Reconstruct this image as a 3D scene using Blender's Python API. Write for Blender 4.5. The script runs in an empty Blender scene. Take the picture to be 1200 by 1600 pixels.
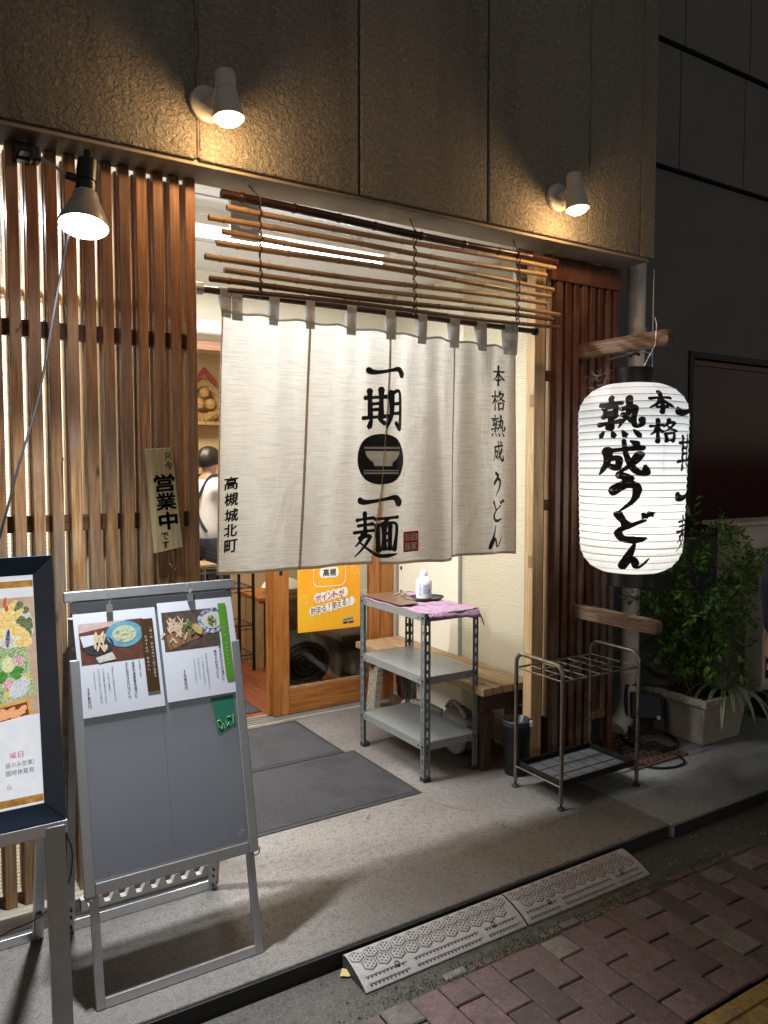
import bpy, bmesh, math, random
from math import sin, cos, pi, radians, sqrt, atan2
from mathutils import Vector, Matrix
random.seed(7)
sc = bpy.context.scene
COL = sc.collection

# ---------------------------------------------------------------- camera
cd = bpy.data.cameras.new('camera')
cam = bpy.data.objects.new('camera', cd)
COL.objects.link(cam)
_yaw, _pitch = radians(57.8), radians(-3.3)
_F = Vector((cos(_pitch)*cos(_yaw), cos(_pitch)*sin(_yaw), sin(_pitch)))
_R = Vector((sin(_yaw), -cos(_yaw), 0))
_U = _R.cross(_F)
cam.matrix_world = Matrix(((_R.x, _U.x, -_F.x, 0), (_R.y, _U.y, -_F.y, 0), (_R.z, _U.z, -_F.z, 1.5), (0, 0, 0, 1)))
cd.sensor_fit = 'VERTICAL'
cd.sensor_height = 36
cd.sensor_width = 27
cd.lens = 1210/1600*36
cd.clip_start = 0.02
cd.clip_end = 400
sc.camera = cam

# ---------------------------------------------------------------- night sky
w = bpy.data.worlds.new("World")
sc.world = w
w.use_nodes = True
wn = w.node_tree
sky = wn.nodes.new('ShaderNodeTexSky')
sky.sky_type = 'NISHITA'
sky.sun_disc = False
sky.sun_elevation = radians(-0.4)
sky.sun_rotation = radians(200)
bg = wn.nodes['Background']
bg.inputs['Strength'].default_value = 0.15
# city glow under a night sky: the sky colour, mostly desaturated
hs_ = wn.nodes.new('ShaderNodeHueSaturation')
hs_.inputs['Saturation'].default_value = 0.30
wn.links.new(sky.outputs[0], hs_.inputs['Color'])
wn.links.new(hs_.outputs[0], bg.inputs['Color'])

# ---------------------------------------------------------------- exposure and lamp strengths
sc.view_settings.view_transform = 'Standard'
sc.view_settings.look = 'None'
sc.view_settings.gamma = 1
sc.view_settings.use_curve_mapping = False
sc.view_settings.exposure = 1.0
W_WALL = 3.6      # warm wall lamps
W_CLIP = 190.0     # clip-on reflector bulb
W_TUBE = 28.0     # fluorescent tube over the entrance
W_ROOM = 26.0     # lights in the dining room
W_LANT = 2.7      # bulb in the paper lantern
WARM = (1.0, 0.60, 0.27)
COOL = (1.0, 0.95, 0.90)
try:
    sc.cycles.use_denoising = True
    sc.cycles.sample_clamp_indirect = 4
    sc.cycles.max_bounces = 8
    sc.cycles.transparent_max_bounces = 12
    sc.cycles.caustics_reflective = False
    sc.cycles.caustics_refractive = False
except Exception:
    pass

# ---------------------------------------------------------------- materials
def srgb(h):
    h = h.lstrip('#')
    r = []
    for i in (0, 2, 4):
        c = int(h[i:i+2], 16)/255
        r.append(c/12.92 if c <= 0.04045 else ((c+0.055)/1.055)**2.4)
    return (*r, 1)

class N:
    """small node-tree helper"""
    def __init__(s, name):
        s.m = bpy.data.materials.new(name)
        s.m.use_nodes = True
        s.t = s.m.node_tree
        s.b = s.t.nodes['Principled BSDF']
        s.out = s.t.nodes['Material Output']
        s._co = None
    def n(s, ty, **k):
        nd = s.t.nodes.new(ty)
        for a, v in k.items():
            if a.startswith('i_'):
                nd.inputs[int(a[2:]) if a[2:].isdigit() else a[2:].replace('_', ' ')].default_value = v
            else:
                setattr(nd, a, v)
        return nd
    def l(s, a, b):
        s.t.links.new(a, b)
        return s
    def co(s, scale=(1, 1, 1), rnd=True):
        if s._co is None:
            tc = s.n('ShaderNodeTexCoord')
            oi = s.n('ShaderNodeObjectInfo')
            mul = s.n('ShaderNodeVectorMath', operation='SCALE')
            mul.inputs[0].default_value = (37, 53, 71)
            s.l(oi.outputs['Random'], mul.inputs['Scale'])
            ad = s.n('ShaderNodeVectorMath', operation='ADD')
            s.l(tc.outputs['Object'], ad.inputs[0])
            s.l(mul.outputs[0], ad.inputs[1])
            s._co = (tc, ad, oi)
        mp = s.n('ShaderNodeMapping')
        mp.inputs['Scale'].default_value = scale
        s.l(s._co[1].outputs[0] if rnd else s._co[0].outputs['Object'], mp.inputs['Vector'])
        return mp.outputs[0]
    def rnd(s):
        s.co()
        return s._co[2].outputs['Random']
    def noise(s, scale, vec=(1, 1, 1), detail=4, rough=0.6, dist=0.0, rnd=True):
        t = s.n('ShaderNodeTexNoise')
        t.inputs['Scale'].default_value = scale
        t.inputs['Detail'].default_value = detail
        t.inputs['Roughness'].default_value = rough
        t.inputs['Distortion'].default_value = dist
        s.l(s.co(vec, rnd), t.inputs['Vector'])
        return t.outputs['Fac']
    def ramp(s, fac, stops):
        r = s.n('ShaderNodeValToRGB')
        el = r.color_ramp.elements
        while len(el) < len(stops):
            el.new(0.5)
        for e, (p, c) in zip(el, stops):
            e.position = p
            e.color = c if len(c) == 4 else (*c, 1)
        s.l(fac, r.inputs[0])
        return r.outputs[0]
    def mix(s, fac, a, b, mode='MIX'):
        m = s.n('ShaderNodeMix', data_type='RGBA', blend_type=mode)
        for i, v in ((0, fac), (6, a), (7, b)):
            if hasattr(v, 'is_output'):
                s.l(v, m.inputs[i])
            else:
                m.inputs[i].default_value = v
        return m.outputs[2]
    def bump(s, h, strength=0.3, dist=0.01, prev=None):
        b = s.n('ShaderNodeBump')
        b.inputs['Strength'].default_value = strength
        b.inputs['Distance'].default_value = dist
        s.l(h, b.inputs['Height'])
        if prev is not None:
            s.l(prev, b.inputs['Normal'])
        s.l(b.outputs[0], s.b.inputs['Normal'])
        return b.outputs[0]
    def set(s, **k):
        for a, v in k.items():
            i = s.b.inputs[a.replace('_', ' ')]
            if hasattr(v, 'is_output'):
                s.l(v, i)
            else:
                i.default_value = v
        return s

def g(v):
    return (v, v, v, 1)

def plain(name, col, rough=0.5, metal=0.0, var=0.12, scale=12, bump=0.05, tint=0.06, dirt=None):
    s = N(name)
    if isinstance(col, str):
        col = srgb(col)
    lo = tuple(c*(1-var) for c in col[:3])+(1,)
    hi = tuple(min(1, c*(1+var)) for c in col[:3])+(1,)
    f = s.noise(scale)
    c = s.mix(f, lo, hi)
    if dirt:
        d = s.ramp(s.noise(scale*0.4, detail=6), [(0.52, g(0)), (0.72, g(1))])
        c = s.mix(d, c, dirt)
    hs = s.n('ShaderNodeHueSaturation')
    mr = s.n('ShaderNodeMapRange')
    mr.inputs[3].default_value = 1-tint
    mr.inputs[4].default_value = 1+tint
    s.l(s.rnd(), mr.inputs[0])
    s.l(mr.outputs[0], hs.inputs['Value'])
    s.l(c, hs.inputs['Color'])
    s.set(Base_Color=hs.outputs[0], Metallic=metal)
    r = s.n('ShaderNodeMapRange')
    r.inputs[3].default_value = max(0.02, rough-0.08)
    r.inputs[4].default_value = min(1, rough+0.1)
    s.l(s.noise(scale*2.3), r.inputs[0])
    s.l(r.outputs[0], s.b.inputs['Roughness'])
    if bump:
        s.bump(s.noise(scale*8), bump, 0.003)
    return s.m

def wood(name, dark, mid, light, axis='z', rough=0.55, knots=True, grey=0.0, tint=0.18, bump=0.25, gs=1.0):
    s = N(name)
    v = {'x': (0.05, 1, 1), 'y': (1, 0.05, 1), 'z': (1, 1, 0.05)}[axis]
    a = s.noise(42*gs, v, detail=7, rough=0.65, dist=1.2)
    b = s.noise(170*gs, tuple(max(q, 0.04) for q in v), detail=3)
    f = s.mix(0.35, a, b)
    c = s.ramp(f, [(0.3, srgb(dark)), (0.5, srgb(mid)), (0.68, srgb(light))])
    if grey:
        k = s.ramp(s.noise(3.0, detail=5), [(0.42, g(0)), (0.7, g(grey))])
        c = s.mix(k, c, srgb('8d8378'))
    if knots:
        vo = s.n('ShaderNodeTexVoronoi')
        vo.inputs['Scale'].default_value = 9
        s.l(s.co({'x': (0.35, 1, 1), 'y': (1, 0.35, 1), 'z': (1, 1, 0.35)}[axis]), vo.inputs['Vector'])
        k = s.ramp(vo.outputs['Distance'], [(0.02, g(1)), (0.09, g(0))])
        c = s.mix(k, c, srgb(dark))
    hs = s.n('ShaderNodeHueSaturation')
    mr = s.n('ShaderNodeMapRange')
    mr.inputs[3].default_value = 1-tint
    mr.inputs[4].default_value = 1+tint
    s.l(s.rnd(), mr.inputs[0])
    s.l(mr.outputs[0], hs.inputs['Value'])
    s.l(c, hs.inputs['Color'])
    s.set(Base_Color=hs.outputs[0], Roughness=rough)
    s.bump(f, bump, 0.002)
    return s.m

def flat(name, col, rough=0.6, emit=0.0, spec=0.3):
    s = N(name)
    if isinstance(col, str):
        col = srgb(col)
    s.set(Base_Color=col, Roughness=rough)
    s.b.inputs['Specular IOR Level'].default_value = spec
    if emit:
        s.set(Emission_Color=col, Emission_Strength=emit)
    return s.m

def glow(name, col, e):
    s = N(name)
    s.set(Base_Color=(0.8, 0.8, 0.8, 1), Emission_Color=(*col, 1), Emission_Strength=e)
    return s.m

def glass(name, tint=(1, 1, 1, 1), refl=0.08, rough=0.02, haze=0.0, hazecol=(0.8, 0.8, 0.85, 1)):
    s = N(name)
    tr = s.n('ShaderNodeBsdfTransparent')
    tr.inputs[0].default_value = tint
    gl = s.n('ShaderNodeBsdfGlossy')
    gl.inputs['Roughness'].default_value = rough
    lw = s.n('ShaderNodeLayerWeight')
    lw.inputs[0].default_value = 0.25
    ma = s.n('ShaderNodeMath', operation='MULTIPLY_ADD')
    ma.inputs[1].default_value = 0.7
    ma.inputs[2].default_value = refl
    s.l(lw.outputs['Fresnel'], ma.inputs[0])
    mx = s.n('ShaderNodeMixShader')
    s.l(ma.outputs[0], mx.inputs[0])
    s.l(tr.outputs[0], mx.inputs[1])
    s.l(gl.outputs[0], mx.inputs[2])
    last = mx.outputs[0]
    if haze:
        df = s.n('ShaderNodeBsdfDiffuse')
        df.inputs[0].default_value = hazecol
        m2 = s.n('ShaderNodeMixShader')
        m2.inputs[0].default_value = haze
        s.l(last, m2.inputs[1])
        s.l(df.outputs[0], m2.inputs[2])
        last = m2.outputs[0]
    s.l(last, s.out.inputs[0])
    return s.m

def translucent(s, colour, amount):
    """diffuse + translucent sheet"""
    df = s.n('ShaderNodeBsdfDiffuse')
    tl = s.n('ShaderNodeBsdfTranslucent')
    mx = s.n('ShaderNodeMixShader')
    mx.inputs[0].default_value = amount
    for nd in (df, tl):
        if hasattr(colour, 'is_output'):
            s.l(colour, nd.inputs[0])
        else:
            nd.inputs[0].default_value = colour
    s.l(df.outputs[0], mx.inputs[1])
    s.l(tl.outputs[0], mx.inputs[2])
    s.l(mx.outputs[0], s.out.inputs[0])
    return df, tl

M = {}
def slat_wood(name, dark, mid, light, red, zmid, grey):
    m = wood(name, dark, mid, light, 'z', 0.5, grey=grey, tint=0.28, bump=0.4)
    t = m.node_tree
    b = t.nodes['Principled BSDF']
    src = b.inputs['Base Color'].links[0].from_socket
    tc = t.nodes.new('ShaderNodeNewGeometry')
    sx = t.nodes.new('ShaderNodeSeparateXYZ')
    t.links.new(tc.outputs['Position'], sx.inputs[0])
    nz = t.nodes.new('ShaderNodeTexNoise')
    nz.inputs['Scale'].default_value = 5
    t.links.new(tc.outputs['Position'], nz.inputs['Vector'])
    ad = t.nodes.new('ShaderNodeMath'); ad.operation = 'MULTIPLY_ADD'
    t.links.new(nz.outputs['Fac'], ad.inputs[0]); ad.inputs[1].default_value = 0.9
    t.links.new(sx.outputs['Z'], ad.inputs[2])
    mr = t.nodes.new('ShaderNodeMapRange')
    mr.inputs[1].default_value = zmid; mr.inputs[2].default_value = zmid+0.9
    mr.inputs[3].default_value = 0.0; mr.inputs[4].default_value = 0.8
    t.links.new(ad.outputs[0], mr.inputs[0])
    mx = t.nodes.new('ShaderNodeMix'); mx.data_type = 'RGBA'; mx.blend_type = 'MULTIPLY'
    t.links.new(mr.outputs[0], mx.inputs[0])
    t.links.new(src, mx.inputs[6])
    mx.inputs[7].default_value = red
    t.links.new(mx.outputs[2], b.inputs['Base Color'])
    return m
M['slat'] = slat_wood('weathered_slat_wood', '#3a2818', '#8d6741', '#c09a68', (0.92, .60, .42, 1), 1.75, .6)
M['batten'] = wood('lit_tan_batten', '#a98a62', '#d0b085', '#e6cda6', 'z', 0.55, tint=0.12, knots=False)  # clean tan slat sides, paler for the inside glow put into the colour
M['batten_dim'] = wood('dim_tan_batten', '#5f4731', '#8c6e50', '#b0916d', 'z', 0.55, tint=0.2, knots=False)  # dimmer copy of the tan batten, weaker light put into its colour
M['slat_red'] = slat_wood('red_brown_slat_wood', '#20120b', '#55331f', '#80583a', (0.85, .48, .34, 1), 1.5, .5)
M['post'] = wood('pale_post_wood', '#775a3c', '#a68a63', '#c2a57d', 'z', 0.6, tint=0.05)
M['sill'] = wood('grey_sill_wood', '#4a443c', '#857b6c', '#b0a594', 'x', 0.8, tint=0.1)
M['rail'] = wood('rail_wood', '#20120b', '#4a2c1b', '#6d4a32', 'x', 0.6)
M['arm'] = wood('weathered_beam_wood', '#2e2018', '#6a5040', '#a08872', 'y', 0.7, gs=1.2, bump=0.6)
M['doorwood'] = wood('honey_door_wood', '#5f3414', '#935a2a', '#b27c44', 'z', 0.35, tint=0.05, knots=False)
M['doorwoodx'] = wood('honey_rail_wood', '#5f3414', '#935a2a', '#b27c44', 'x', 0.35, tint=0.05, knots=False)
M['bench'] = wood('bench_plank_wood', '#5e4a34', '#94795a', '#b89c78', 'y', 0.55, tint=0.12)
M['benchdark'] = wood('dark_bench_leg_wood', '#1d120c', '#3d281b', '#57402f', 'z', 0.7)
M['floorwood'] = wood('red_floor_wood', '#4f2817', '#7c452b', '#955b3c', 'y', 0.35, tint=0.1)
M['signwood'] = wood('pale_sign_wood', '#7f6c4a', '#ac9871', '#c7b48c', 'z', 0.6, tint=0.02)
M['bamboo'] = wood('tan_bamboo', '#5e4a38', '#9c8060', '#c2a884', 'x', 0.4, tint=0.15, knots=False, bump=0.1)
M['bamboo_dark'] = wood('smoked_bamboo', '#150c08', '#2d1a11', '#4a2d1c', 'x', 0.35, tint=0.1, knots=False, bump=0.1)
M['bamboo_mid'] = wood('brown_bamboo', '#332218', '#62452f', '#8a6748', 'x', 0.4, tint=0.15, knots=False, bump=0.1)
M['black'] = plain('black_plastic', (0.009, 0.009, 0.010, 1), 0.35, bump=0.03)
M['black'].node_tree.nodes['Principled BSDF'].inputs['Specular IOR Level'].default_value = .35
M['rubber'] = plain('black_rubber', (0.02, 0.02, 0.022, 1), 0.75, bump=0.1)
M['blackwire'] = plain('black_wire', (0.015, 0.015, 0.016, 1), 0.4, bump=0)
M['white'] = plain('white_enamel', (0.78, 0.76, 0.72, 1), 0.35, var=0.05, scale=20, bump=0.02)
M['cream'] = plain('cream_wall_paint', (0.72, 0.68, 0.56, 1), 0.7, var=0.05, scale=4, bump=0.08)
M['ceil'] = plain('white_ceiling_board', (0.72, 0.73, 0.74, 1), 0.7, var=0.05, scale=3, bump=0.05)
M['tan'] = plain('tan_interior_wall', (0.55, 0.40, 0.24, 1), 0.8, var=0.08, scale=3, bump=0.05)
M['alu'] = plain('satin_aluminium', (0.62, 0.63, 0.65, 1), 0.34, 1.0, var=0.08, scale=30, bump=0.02)
M['alu_dull'] = plain('dull_aluminium', (0.42, 0.43, 0.44, 1), 0.45, 0.85, var=0.12, scale=22, bump=0.03)
M['chrome'] = plain('worn_chrome', (0.30, 0.27, 0.23, 1), 0.3, 1.0, var=0.3, scale=35, bump=0.02, dirt=(0.12, 0.07, 0.045, 1))
M['steelgrey'] = plain('grey_painted_steel', (0.135, 0.15, 0.155, 1), 0.42, 0.15, var=0.1, scale=18, bump=0.04, tint=0.04)
M['shelftop'] = plain('grey_shelf_sheet', (0.23, 0.24, 0.235, 1), 0.38, 0.2, var=0.12, scale=9, bump=0.03, tint=0.02)
M['framepaint'] = plain('navy_black_frame', (0.025, 0.055, 0.105, 1), 0.33, var=0.1, scale=8, bump=0.02)
M['paper'] = plain('white_paper', (0.70, 0.72, 0.78, 1), 0.55, var=0.03, scale=6, bump=0.02)
M['ink'] = flat('black_ink', (0.012, 0.012, 0.014, 1), 0.55)
M['greyink'] = flat('grey_ink', (0.12, 0.12, 0.13, 1), 0.6)
M['redink'] = flat('red_ink', (0.50, 0.018, 0.02, 1), 0.6)
M['whiteink'] = flat('white_ink', (0.75, 0.73, 0.68, 1), 0.6)
M['pipe'] = plain('cream_downpipe', (0.62, 0.58, 0.52, 1), 0.5, var=0.08, scale=5, dirt=(0.25, 0.22, 0.18, 1))
M['planter'] = plain('stained_planter_resin', (0.31, 0.275, 0.22, 1), 0.7, var=0.35, scale=9, dirt=(0.13, 0.12, 0.10, 1), bump=0.15)
M['soil'] = plain('dark_soil', (0.03, 0.022, 0.015, 1), 0.95, var=0.5, scale=60, bump=0.6)
M['acmetal'] = plain('beige_painted_casing', (0.52, 0.48, 0.41, 1), 0.6, var=0.1, scale=5, dirt=(0.2, 0.18, 0.15, 1))
M['darkmetal'] = plain('dark_steel', (0.05, 0.052, 0.055, 1), 0.4, 0.6, var=0.2, scale=20)
M['rust'] = plain('rusty_iron', (0.14, 0.07, 0.045, 1), 0.85, 0.2, var=0.5, scale=30, bump=0.4)
M['hair'] = plain('black_hair', (0.012, 0.010, 0.009, 1), 0.45, var=0.3, scale=60, bump=0.3)
M['skin'] = plain('skin', (0.52, 0.29, 0.20, 1), 0.5, var=0.08, scale=15, bump=0.03)
M['shirt'] = plain('white_cotton', (0.72, 0.72, 0.74, 1), 0.85, var=0.06, scale=10, bump=0.2)
M['navy'] = plain('navy_cotton', (0.02, 0.026, 0.05, 1), 0.85, var=0.15, scale=10, bump=0.2)
M['straw'] = plain('rice_straw', (0.42, 0.27, 0.12, 1), 0.8, var=0.4, scale=80, bump=0.5)
M['soft_glass'] = glass('door_glass', (0.93, 0.93, 0.9, 1), 0.05)
M['acrylic'] = glass('hazed_acrylic', (0.90, 0.93, 0.97, 1), 0.06, 0.16, 0.15, (0.66, 0.70, 0.76, 1))  # bluish diffuse haze stands in for light reflected by the sheet

def stucco():
    s = N('sprayed_stucco_concrete')
    a = s.noise(58, detail=4, rough=0.62, dist=0.5, rnd=False)
    b = s.noise(240, detail=3, rnd=False)
    st = s.noise(2.2, (1, 1, 0.12), detail=6)
    c = s.ramp(st, [(0.35, (0.17, 0.15, 0.12, 1)), (0.50, (0.28, 0.255, 0.205, 1)), (0.72, (0.34, 0.31, 0.255, 1))])
    c = s.mix(s.ramp(s.noise(9, (1, 1, 0.05), detail=4), [(0.62, g(0)), (0.78, g(0.55))]), c, (0.09, 0.055, 0.03, 1))
    s.set(Base_Color=c, Roughness=0.85)
    a = s.ramp(a, [(.34, g(0)), (.50, g(.45)), (.66, g(1))])
    n1 = s.bump(a, 1.0, 0.016)
    s.bump(b, 0.7, 0.004, n1)
    return s.m
M['stucco'] = stucco()

def concrete(name, base, dark, speck=0.4, rough=0.75, cracks=False, each=False):
    s = N(name)
    _n = s.noise
    s.noise = lambda *a, **k: _n(*a, **{**k, 'rnd': each})
    a = s.noise(1.6, detail=8, rough=0.65, rnd=False)
    b = s.noise(230, detail=2, rough=.8, rnd=False)
    d = s.noise(38, detail=5, rnd=False)
    c = s.ramp(a, [(0.32, dark), (0.62, base)])
    c = s.mix(s.ramp(b, [(0.48, g(0)), (0.60, g(speck))]), c, tuple(min(1, q*1.8) for q in base[:3])+(1,))
    c = s.mix(s.ramp(b, [(0.38, g(speck*1.3)), (0.48, g(0))]), c, tuple(q*0.45 for q in base[:3])+(1,))
    c = s.mix(s.ramp(d, [(0.50, g(0)), (0.66, g(0.6))]), c, dark)
    c = s.mix(s.ramp(s.noise(95, detail=3, rough=.7, rnd=False), [(0.52, g(0)), (0.66, g(speck*.7))]), c, tuple(q*.5 for q in dark[:3])+(1,))
    if cracks:
        big = s.noise(0.9, detail=3, rough=.5, rnd=False)
        c = s.mix(s.ramp(big, [(0.40, g(.55)), (0.58, g(0))]), c, dark)
        sp = s.noise(11, detail=7, rough=.75, dist=1.5, rnd=False)
        c = s.mix(s.ramp(sp, [(0.60, g(0)), (0.72, g(.6))]), c, tuple(q*.7 for q in dark[:3])+(1,))
        c = s.mix(s.ramp(s.noise(17, detail=5, rough=.7, rnd=False), [(0.62, g(0)), (0.75, g(.35))]), c, tuple(min(1, q*1.5) for q in base[:3])+(1,))
        vo = s.n('ShaderNodeTexVoronoi', feature='DISTANCE_TO_EDGE')
        vo.inputs['Scale'].default_value = 1.05
        dv = s.n('ShaderNodeVectorMath', operation='ADD')
        nt = s.n('ShaderNodeTexNoise')
        nt.inputs['Scale'].default_value = 7
        nt.inputs['Detail'].default_value = 6
        co_ = s.co(rnd=False)
        s.l(co_, nt.inputs['Vector'])
        sc_ = s.n('ShaderNodeVectorMath', operation='SCALE')
        sc_.inputs['Scale'].default_value = .16
        s.l(nt.outputs['Color'], sc_.inputs[0])
        s.l(co_, dv.inputs[0])
        s.l(sc_.outputs[0], dv.inputs[1])
        s.l(dv.outputs[0], vo.inputs['Vector'])
        ck = s.ramp(vo.outputs['Distance'], [(0.0, g(.85)), (0.0045, g(0))])
        mk = s.n('ShaderNodeMath', operation='MULTIPLY')
        s.l(ck, mk.inputs[0])
        s.l(s.ramp(s.noise(1.7, detail=2, rnd=False), [(0.60, g(0)), (0.64, g(1))]), mk.inputs[1])
        c = s.mix(mk.outputs[0], c, (0.025, 0.022, 0.02, 1))
    if each:
        hs = s.n('ShaderNodeHueSaturation')
        mr = s.n('ShaderNodeMapRange')
        mr.inputs[3].default_value = .68
        mr.inputs[4].default_value = 1.28
        s.l(s.rnd(), mr.inputs[0])
        s.l(mr.outputs[0], hs.inputs['Value'])
        s.l(c, hs.inputs['Color'])
        c = s.mix(s.ramp(s.noise(14, detail=7, rough=.75), [(.50, g(0)), (.66, g(.65))]), hs.outputs[0], (.05, .043, .038, 1))
        c = s.mix(s.ramp(s.noise(45, detail=5, rough=.7), [(.60, g(0)), (.70, g(.5))]), c, (.22, .19, .165, 1))
    s.set(Base_Color=c)
    r = s.n('ShaderNodeMapRange')
    r.inputs[3].default_value = rough-0.2
    r.inputs[4].default_value = rough+0.15
    s.l(a, r.inputs[0])
    s.l(r.outputs[0], s.b.inputs['Roughness'])
    n1 = s.bump(d, 0.25, 0.004)
    s.bump(b, 0.5, 0.0015, n1)
    return s.m
M['slab'] = concrete('worn_concrete_forecourt', (0.21, 0.192, 0.175, 1), (0.085, 0.074, 0.064, 1), 0.7, cracks=True)
M['kerb'] = concrete('shaded_kerb_face', (0.018, 0.017, 0.016, 1), (0.009, 0.009, 0.009, 1))  # shade band along the kerb, put into a near-black face colour
M['asphalt'] = concrete('mossy_asphalt', (0.075, 0.068, 0.058, 1), (0.035, 0.032, 0.026, 1), 0.6)
M['nbwall'] = concrete('neighbour_painted_panel', (0.12, 0.125, 0.125, 1), (0.085, 0.088, 0.088, 1), 0.12)
M['brick'] = concrete('red_brick_paver', (0.135, 0.08, 0.076, 1), (0.06, 0.042, 0.04, 1), 0.35, each=True)
M['greybrick'] = concrete('grey_brick_paver', (0.175, 0.153, 0.13, 1), (0.10, 0.088, 0.076, 1), 0.35, each=True)
M['yellow'] = concrete('yellow_tactile_tile', (0.33, 0.21, 0.045, 1), (0.14, 0.09, 0.03, 1), 0.3, each=True)
M['ramp'] = concrete('grey_rubber_ramp', (0.42, 0.38, 0.355, 1), (0.29, 0.265, 0.245, 1), 0.15)
M['rampside'] = concrete('dark_rubber_side', (0.045, 0.045, 0.047, 1), (0.03, 0.03, 0.03, 1), 0.2)

def ribpanel():
    s = N('ribbed_translucent_panel')
    tc = s.co(rnd=False)
    wv = s.n('ShaderNodeTexWave', wave_type='BANDS', bands_direction='Z', wave_profile='SIN')
    wv.inputs['Scale'].default_value = 31
    s.l(tc, wv.inputs['Vector'])
    c = s.mix(s.ramp(s.noise(2, detail=5), [(0.4, g(0)), (0.7, g(0.35))]), (0.80, 0.76, 0.64, 1), (0.70, 0.65, 0.53, 1))
    c = s.mix(s.ramp(wv.outputs['Fac'], [(0.05, g(0.22)), (0.30, g(0))]), c, (0.45, 0.40, 0.30, 1))
    df, tl = translucent(s, c, 0.6)
    b = s.n('ShaderNodeBump')
    b.inputs['Strength'].default_value = 0.3
    b.inputs['Distance'].default_value = 0.002
    s.l(wv.outputs['Fac'], b.inputs['Height'])
    s.l(b.outputs[0], df.inputs['Normal'])
    return s.m
M['ribpanel'] = ribpanel()

def noren_mat(name, base, streak, amount):
    s = N(name)
    f = s.noise(7, (1.2, 1, 42), detail=5, rough=0.7, rnd=False)
    f2 = s.noise(400, (0.4, 1, 1), detail=2, rnd=False)
    c = s.ramp(f, [(0.36, streak), (0.5, base), (0.75, tuple(min(1, q*1.08) for q in base[:3])+(1,))])
    c = s.mix(s.ramp(f2, [(0.3, g(0.25)), (0.5, g(0))]), c, streak)
    df, tl = translucent(s, c, amount)
    b = s.n('ShaderNodeBump')
    b.inputs['Strength'].default_value = 0.4
    b.inputs['Distance'].default_value = 0.001
    s.l(f, b.inputs['Height'])
    b2 = s.n('ShaderNodeBump')
    b2.inputs['Strength'].default_value = 0.55
    b2.inputs['Distance'].default_value = 0.022
    s.l(s.noise(5.5, (1.6, 1, .8), detail=3, rough=.5, dist=.8, rnd=False), b2.inputs['Height'])
    s.l(b.outputs[0], b2.inputs['Normal'])
    s.l(b2.outputs[0], df.inputs['Normal'])
    s.l(b2.outputs[0], tl.inputs['Normal'])
    return s.m
M['noren'] = noren_mat('cream_slub_linen', (0.735, 0.70, 0.625, 1), (0.57, 0.52, 0.44, 1), 0.25)
M['hem'] = noren_mat('shaded_hem_linen', (0.50, 0.50, 0.48, 1), (0.42, 0.42, 0.40, 1), 0.10)  # shade of the doubled cloth put into the grey of hem and tabs
M['seam'] = noren_mat('tan_seam_linen', (0.60, 0.50, 0.38, 1), (0.48, 0.38, 0.28, 1), 0.28)

def lantern_mat():
    s = N('lantern_paper')
    f = s.noise(60, (1, 1, 1), detail=5)
    c = s.mix(f, (0.80, 0.82, 0.84, 1), (0.88, 0.90, 0.92, 1))
    st = s.ramp(s.noise(5, (1, 1, 0.2), detail=6), [(0.6, g(0)), (0.72, g(0.5))])
    c = s.mix(st, c, (0.75, 0.62, 0.42, 1))
    df, tl = translucent(s, c, 0.5)
    return s.m
M['lantern'] = lantern_mat()

def purple_cloth():
    s = N('purple_patterned_cloth')
    v = s.co((1, 1, 1), False)
    mp = s.n('ShaderNodeMapping')
    mp.inputs['Rotation'].default_value = (0.6, 0.6, radians(45))
    s.l(v, mp.inputs['Vector'])
    ck = s.n('ShaderNodeTexChecker')
    ck.inputs['Scale'].default_value = 150
    ck.inputs['Color1'].default_value = (0.22, 0.06, 0.18, 1)
    ck.inputs['Color2'].default_value = (0.50, 0.31, 0.45, 1)
    s.l(mp.outputs[0], ck.inputs['Vector'])
    c = s.mix(0.2, ck.outputs[0], s.mix(s.noise(200), (0.2, 0.07, 0.17, 1), (0.7, 0.52, 0.64, 1)))
    s.set(Base_Color=c, Roughness=0.9)
    s.bump(s.noise(300), 0.3, 0.002)
    return s.m
M['purple'] = purple_cloth()

def mat_carpet():
    s = N('grey_ribbed_mat')
    wv = s.n('ShaderNodeTexWave', wave_type='BANDS', bands_direction='Y', wave_profile='SIN')
    wv.inputs['Scale'].default_value = 26
    wv.inputs['Distortion'].default_value = 0.4
    s.l(s.co(rnd=False), wv.inputs['Vector'])
    n = s.noise(260, detail=3)
    c = s.mix(n, (0.015, 0.016, 0.020, 1), (0.125, 0.122, 0.13, 1))
    c = s.mix(s.ramp(s.noise(3.5, detail=5), [(.45, g(0)), (.62, g(.5))]), c, (.035, .034, .036, 1))
    s.set(Base_Color=c, Roughness=0.95)
    s.bump(n, 0.6, 0.002)
    return s.m
M['mat'] = mat_carpet()

def leaf_mat(name, a, b):
    s = N(name)
    c = s.mix(s.noise(14, detail=2), a, b)
    df, tl = translucent(s, c, 0.3)
    gl = s.n('ShaderNodeBsdfGlossy')
    gl.inputs['Roughness'].default_value = 0.4
    mx = s.n('ShaderNodeMixShader')
    mx.inputs[0].default_value = 0.06
    src = s.out.inputs[0].links[0].from_socket
    s.l(src, mx.inputs[1])
    s.l(gl.outputs[0], mx.inputs[2])
    s.l(mx.outputs[0], s.out.inputs[0])
    return s.m
M['leaf'] = leaf_mat('shrub_leaf', (0.12, 0.28, 0.035, 1), (0.25, 0.46, 0.08, 1))
M['leafdark'] = leaf_mat('dark_leaf', (0.05, 0.14, 0.02, 1), (0.12, 0.26, 0.04, 1))
M['spider'] = leaf_mat('spider_plant_leaf', (0.10, 0.17, 0.06, 1), (0.22, 0.28, 0.13, 1))
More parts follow.
